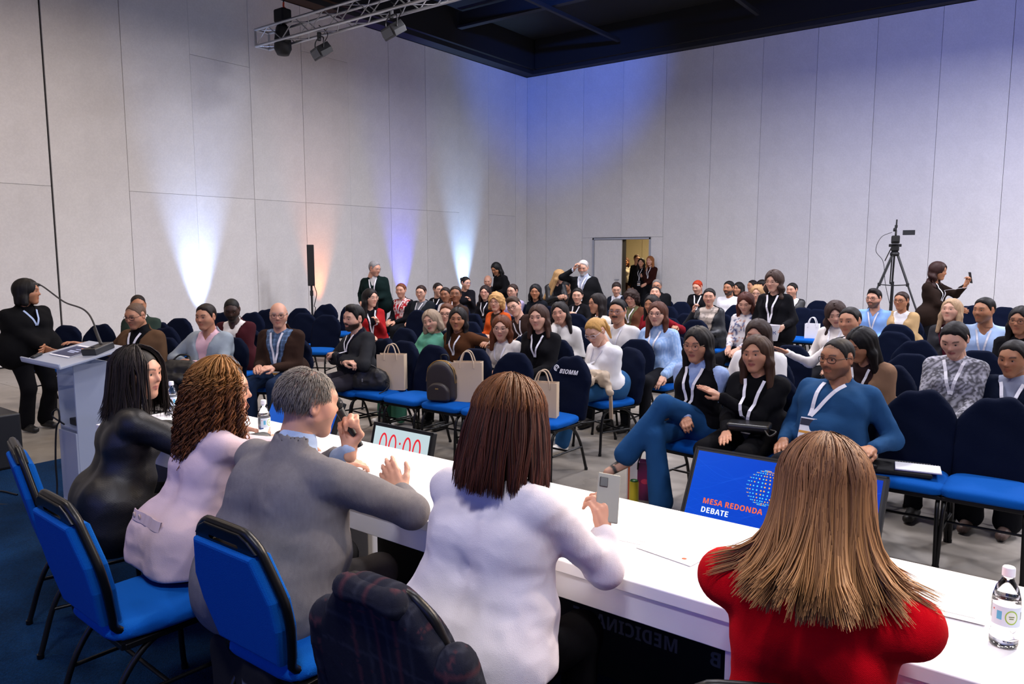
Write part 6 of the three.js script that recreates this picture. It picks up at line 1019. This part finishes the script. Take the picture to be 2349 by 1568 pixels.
// man in the grey suit with the microphone
{
  const mouth = atZ(752, 972, -1.80);
  const p = panelist(706, 925, -1.68, 'man in a grey suit speaking into a handheld microphone', { male: true, face: [-14, 8, 0], turn: -.05, skin: SK.light, hair: null, brow: '#6a625c', scalp: '#a9837a', girth: 1.2, waist: 1.35, top: { c: '#9fb2d2', collar: true }, jacket: { c: '#6f6c6f', hem: -.04, loose: 1.1, slv: 1.12, collar: .3, open: .08, bot: .3, fold: .006, name: 'suit_jacket', pattern: (x, y, z, q) => { const k = .9 + .2 * vnoise(x * 260, y * 30, z * 260); return [q[0] * k, q[1] * k, q[2] * k]; } }, pants: { c: '#4a4746' }, elbowsW: { r: atH(945, 1172, .805) }, handsW: { r: atZ(922, 1132, atH(945, 1172, .805).z - .06), l: mouth.clone().add(V(.05, -.10, -.06)) }, hdir_r: [.8, .5, .15], pose_r: 'open', hback_r: [-.3, .5, -.8], pose_l: 'fist', hdir_l: [.2, .9, .1], elbow_l: [.7, -.6, .3], elbow_r: [-.7, -.75, .1], lean: [0, .2], sw: 1.28, hs: 1.04 });
  // short grey hair, thin on the crown
  const g = []; { const pos = [], nor = [], col = [], idx = []; seed(77); for (let i = 0; i < 5200; i++) { const phi = rr(-PI, PI), th = rr(.05, 2.0); const crown = Math.exp(-(((th - .25) / .55) ** 2)); if (rnd() < crown * .72) continue; const dir = V(Math.sin(th) * Math.sin(phi), Math.cos(th), Math.sin(th) * Math.cos(phi)); const a = V(dir.x * .0795, .03 + dir.y * .0905, -.012 + dir.z * .0985); const lineY = a.z > .05 ? .07 : a.z > .0 ? .03 : a.z > -.03 ? -.005 : -.055; if (a.y < lineY) continue; const down = V(0, -1, -.2).addScaledVector(dir, dir.y).normalize(); const b = a.clone().addScaledVector(dir, .006).addScaledVector(down, .012 + .008 * rnd()).add(V(rr(-.004, .004), rr(-.003, .003), rr(-.004, .004))), c = b.clone().addScaledVector(dir, -.001).addScaledVector(down, .012); const h = rnd(), cc = mix3([.05, .042, .036], [.24, .21, .185], h); const b0 = pos.length / 3; const e = dir.clone().cross(down).normalize().multiplyScalar(.0011); for (const [q, k] of [[a, 1], [b, .9], [c, .3]]) for (const s of [-1, 1, 0]) { const w = s === 0 ? dir.clone().multiplyScalar(.0011 * k) : e.clone().multiplyScalar(s * k); pos.push(q.x + w.x, q.y + w.y, q.z + w.z); const n = dir.clone().addScaledVector(e, s * 400).normalize(); nor.push(n.x, n.y, n.z); col.push(...cc); } for (let k = 0; k < 2; k++) for (let s = 0; s < 3; s++) idx.push(b0 + k * 3 + s, b0 + k * 3 + (s + 1) % 3, b0 + k * 3 + 3 + (s + 1) % 3, b0 + k * 3 + s, b0 + k * 3 + 3 + (s + 1) % 3, b0 + k * 3 + 3 + s); } const q = new THREE.BufferGeometry(); q.setAttribute('position', new THREE.Float32BufferAttribute(pos, 3)); q.setAttribute('normal', new THREE.Float32BufferAttribute(nor, 3)); q.setAttribute('color', new THREE.Float32BufferAttribute(col, 3)); q.setIndex(idx); g.push(q); }
  wearHair(p, g);
  const w = p.world(p.WR.l), mic = thing('handheld_microphone', 'black handheld microphone at the mouth of the grey suited man', 'microphone', [w.x, w.y, w.z]);
  const dir = mouth.clone().sub(w); mic.quaternion.setFromUnitVectors(V(0, 1, 0), dir.clone().add(V(0, .02, -.02)).normalize()); part('handle', lathe([[0, -.09], [.012, -.09], [.0125, -.085], [.017, .07], [.0175, .075], [0, .076]], 18), satin, mic); part('grille', new THREE.SphereGeometry(.026, 18, 14).scale(1, 1.1, 1).translate(0, .098, 0), mat(0x1b1b1d, .45, { metalness: .6, bumpMap: rep(weave, 8), bumpScale: .001 }), mic); part('ring', cyl(.0265, .0265, .006, 18, 0, .096, 0), mat(0x2b2b2e, .3, { metalness: .7 }), mic); mic.position.addScaledVector(dir.normalize(), .02).add(V(.0, .07, -.015));
}
// woman in the white sweater
{
  const er = atH(1388, 1305, .805), hr = atZ(1384, 1228, er.z - .05), p = panelist(1171, 965, -1.74, 'woman with a reddish brown bob in a white sweater', { face: [4, 10, 0], skin: SK.light, hair: null, girth: 1.28, waist: 1.4, belly: .06, top: { c: '#d4ced4', hem: .0, cutY: .585, fold: .009, name: 'sweater', slv: 1.12 }, pants: { c: '#0b0b0d' }, handsW: { r: hr, l: V(-1.62, .8, -2.1) }, elbowsW: { r: er }, elbow_r: [-.8, -.9, -.1], hdir_r: [.25, .95, .25], hback_r: [-.9, .1, -.3], pose_r: 'curl', lean: [0, .2], sw: 1.1, shoes: ['plain', '#0c0c0d'] });
  wearHair(p, [underHair(.18, .09, [.02, .009, .006]), strands({ seed: 21, n: 2700, seg: 10, r: .0012, lift: .03, len: .185, front: 1.0, env: (u) => 1.03 + .16 * Math.sin(u * 2.2), wave: .003, flick: .012, lenVar: .1, color: (t, h, phi) => mix3(lc('#230e08', '#512416', h), lin('#a86a2c'), clamp(.42 - t) * 1.2 * (.4 + h * .6)) })], 1.05);
  const w = p.world(p.WR.r); const ph = phone('smartphone in a grey case held up by the woman in white', [w.x - .015, w.y + .10, w.z - .05], .5, .9 + PI, .25, 0x8d8f86); part('camera_bump', rbox(.026, .03, .004, .002, .018, .045, -.006), mat(0x2d2e2f, .3), ph);
}
// woman in red
{
  const p = panelist(1890, 1134, -1.66, 'woman in a red top with long blonde highlighted hair', { face: [10, 12, 0], skin: SK.fair, hair: null, girth: 1.04, sw: 1.3, top: { c: '#c80012', hem: .1, fold: .004, name: 'knit_top', slv: 1.15 }, pants: { c: '#0d0d10' }, handsW: { l: V(-.55, .82, -2.03), r: V(-.42, .82, -2.05) }, elbows: 0, elbowsW: { l: V(-.62, .86, -1.80), r: V(-.29, .86, -1.80) }, waist: 1.2, lean: [0, .1], shoes: ['plain', '#0c0c0d'] });
  wearHair(p, [underHair(.21, .09, [.06, .03, .016]), strands({ seed: 33, n: 2900, seg: 11, r: .0013, lift: .022, len: .21, front: 1.0, back: .02, env: (u) => 1.0 + .08 * Math.sin(u * 2) + .34 * Math.pow(u, 2.2), wave: .004, flick: .075, lenVar: .14, clumps: 7, color: (t, h, phi) => mix3(lc('#53321f', '#7a4f34', h), lin('#c9945a'), clamp((t - .2) * 1.1) * (.35 + .55 * h) + (t < .2 ? .25 * h : 0)) })], 1.03);
}
// chairs of the panel
function panelChair(x, z, yaw, label) { const o = panelProto.clone(); o.name = numbered('panel_chair'); o.userData = { label, category: 'chair' }; scene.add(o); o.position.set(x, .012, z); o.rotation.y = yaw; return o; }
panelChair(-3.52, -1.50, PI - .25, 'blue open backed chair of the woman in black leather');
panelChair(-2.66, -1.30, PI - .05, 'blue open backed chair behind the curly haired woman, seat in view');
panelChair(-1.99, -1.50, PI + .0, 'blue open backed chair behind the man in the grey suit');
panelChair(-1.32, -1.50, PI + .02, 'blue chair hidden under the dark plaid jacket');
{ const b = atH(1755, 1566, .925), yw = PI + .5; panelChair(b.x + .29 * Math.sin(yw), b.z + .29 * Math.cos(yw), yw, 'chair of the woman in red, its black top rail just showing'); }
// plaid jacket hung over a chair
{
  const o = thing('plaid_jacket', 'dark plaid wool jacket hung over the back of a panel chair', 'jacket', [-1.32, 0, -1.50], PI + .02);
  const g = fnMesh([-.30, .2, -.45], [.30, 1.0, -.08], .0105, (x, y, z) => {
    const t = (y - .42), zc = -.19 - t * .22, ax = Math.abs(x), th = .05 + .022 * clamp((.8 - y) * 2); const top = .935 - .05 * sst(.05, .16, ax) - .16 * sst(.12, .27, ax); let d = smax(smax(ax - (.235 + .02 * clamp((.75 - y) * 2)), Math.abs(z - zc) - th, .05), smax(y - top, .26 + .02 * Math.sin(x * 18) - y, .03), .06);
    return d + .014 * (Math.abs(2 * vnoise(x * 9 + 3, y * 3.2, z * 5) - 1) - .4) * sst(.95, .75, y) + .004 * Math.sin(x * 34 + y * 3) * sst(.9, .6, y);
  });
  const sl = [cap(V(.22, .76, -.27), V(.27, .5, -.2), .055, .05), cap(V(.27, .5, -.2), V(.25, .3, -.16), .05, .045)], sr = sl.map(q => [-q[0], q[1], q[2], -q[3], q[4], q[5], q[6], q[7]]);
  const plaid = (x, y, z) => { const n = .8 + .4 * vnoise(x * 300, y * 300, z * 300); let q = [.012 * n, .013 * n, .022 * n]; const f = (u, w, per) => { const m = ((u % per) + per) % per; return m < w; }; if (f(x + .013, .004, .075) || f(y, .004, .085)) q = [.055 * n, .022 * n, .03 * n]; else if (f(x - .02, .006, .075) || f(y + .04, .006, .085)) q = [.024 * n, .026 * n, .038 * n]; return q; };
  part('jacket_body', clothUV(colorize(g, plaid)), clothMat, o); for (const s of [sl, sr]) part('sleeve', clothUV(colorize(fieldMesh(s, .012, .03, fold(.008, 12, 8, 4)), plaid)), clothMat, o);
  part('collar', clothUV(colorize(fieldMesh([cap(V(-.08, .9, -.33), V(.08, .9, -.33), .03), cap(V(-.08, .9, -.33), V(-.12, .8, -.23), .028, .02), cap(V(.08, .9, -.33), V(.12, .8, -.23), .028, .02)], .011, .03), plaid)), clothMat, o);
}
// ---------------------------------------------------------------- things added to the seats
{ // navy cover lettered BIOMM on a front row chair
  const p = atH(1290, 822, .885); const o = audienceChair(p.x, CZ(1), -.05, 'navy covered front chair lettered BIOMM in white', 1);
  const tg = new TextGeometry('BIOMM', { font: fontBold, size: .036, depth: .002, curveSegments: 5 }); tg.center().applyMatrix4(new THREE.Matrix4().makeShear(.0, 0, .25, 0, 0, 0)).rotateX(-.2).translate(.04, .78, -.232); part('lettering', tg, mat(0xe9e9ee, .7), o, 'white BIOMM lettering');
  const ring = merge([new THREE.TorusGeometry(.022, .004, 6, 24, 5), new THREE.TorusGeometry(.011, .003, 6, 18)]).rotateX(-.2).translate(-.085, .80, -.236); part('emblem', ring, mat(0xe9e9ee, .7), o, 'white round emblem');
}
const inPerson = (p, v) => p.world(v);
{ // phone and beige coat of the blonde woman in white
  const p = people.wf, w = p.world(p.WR.l.clone().add(p.WR.r).multiplyScalar(.5)); phone('smartphone in the hands of the blonde woman in the white sweatshirt', [w.x - .02, w.y + .045, w.z + .07], -.9, -.38);
  const o = thing('beige_coat', 'crumpled beige coat lying on the lap of the blonde woman', 'coat'); o.position.copy(p.root.position); o.rotation.y = p.root.rotation.y;
  const g = fieldMesh([[-.2, .655, .2, .16, .665, .18, .05, .06], [-.22, .64, .32, .14, .65, .32, .05, .045], [.16, .66, .18, .26, .56, .18, .04, .025], [-.2, .66, .2, -.26, .58, .24, .05, .03], [-.05, .68, .26, .1, .69, .25, .045, .04]], .009, .04, fold(.02, 15, 18, 9)); part('coat_cloth', clothUV(colorize(g, (x, y, z) => { const k = .9 + .2 * vnoise(x * 40, y * 40, z * 40); return [.50 * k, .40 * k, .30 * k]; })), clothMat, o);
  part('belt_end', slab([[-.022, 0], [.022, 0], [.018, .26], [-.018, .26]], .006, .002).rotateZ(.06).translate(.27, .33, .17), mat(0xbfa88c, .9), o);
}
{ // paper bucket of the standing woman
  const p = people.st5, w = p.world(p.WR.l); const q = atZ(1772, 762, w.z + .08); const o = thing('paper_bucket', 'white paper bucket printed with a letter held by the standing woman', 'bucket', [q.x, q.y - .09, q.z]);
  part('bucket_wall', lathe([[0, 0], [.055, 0], [.085, .17], [.088, .172], [.083, .168], [.053, .006], [0, .006]], 28), mat(0xdcdce2, .6, { side: THREE.DoubleSide }), o); const t = new TextGeometry('R', { font: fontReg, size: .05, depth: .001 }).center().rotateX(-.17).rotateY(.55).translate(.042, .1, .062); part('lettering', t, mat(0x1d3a6e, .6), o);
}
{ // clutch on the lap of the woman in black
  const p = people.f2, q = p.world(V(.05, .655, .27)); const o = thing('clutch_bag', 'small black clutch bag on the lap of the woman in black', 'bag', [q.x, q.y, q.z], p.root.rotation.y + .2); part('bag_body', rbox(.26, .05, .16, .02), leatherMat2(), o); part('wrist_strap', tube([[.12, .0, .05], [.17, .0, .1], [.14, -.02, .14], [.1, .0, .07]], .006, 20, 6), blk, o);
}
function leatherMat2() { return cached('blackleather', () => phys(0x0c0c0e, .4, { clearcoat: .1 })); }
{ // dark bag on the lap of the man in the light grey blazer, and his phone
  const p = people.greyb, q = p.world(V(-.06, .63, .34)); const o = thing('shoulder_bag', 'black leather bag on the knees of the man in light grey', 'bag', [q.x, q.y, q.z], p.root.rotation.y); part('bag_body', clothUV(colorize(fieldMesh([[-.16, .02, 0, .12, .02, 0, .06, .06], [-.12, .07, -.02, .1, .06, -.02, .04, .04], [-.18, -.05, .04, .05, -.06, .06, .05, .05]], .012, .05, fold(.012, 14, 14, 2)), () => [.011, .011, .012])), leatherMat, o); part('strap', tube([[-.1, .1, 0], [-.05, .15, -.04], [.06, .14, -.04], [.1, .09, 0]], .008, 16, 6), blk, o);
}
{ const q = atZ(1862, 740, CZ(8) + .1); paperBag('white paper bag with a side handle standing on an audience chair', [q.x, SEATTOP, CZ(8) + .05], .1, .2, .1, .22, mat(0xe6e6ec, .7)); if (freeSpot(q.x, CZ(8))) audienceChair(q.x, CZ(8), 0, 'navy covered chair holding the white paper bag'); }
{ // folded coat hanging from the chair of the man in grey
  const o = thing('dark_coat', 'dark coat with pale lining hanging from a blue panel chair seat', 'coat', [-2.1, 0, -1.42], Math.PI);
  const g = fnMesh([-.26, .1, -.2], [.24, .48, .02], .011, (x, y, z) => { const zc = -.09 + .02 * Math.sin(x * 16); return smax(smax(Math.abs(x) - .19, Math.abs(z - zc) - .022, .02), Math.max(y - .42, .17 + .05 * vnoise(x * 6, 1, 1) - y), .02) + .01 * (Math.abs(2 * vnoise(x * 12, y * 4, 3) - 1) - .4); });
  part('coat_cloth', clothUV(colorize(g, (x, y, z, nx, ny, nz) => x < -.02 && y > .2 && y < .34 ? [.16, .19, .22] : [.014, .014, .017])), clothMat, o);
}
renderer.render(scene, camera);
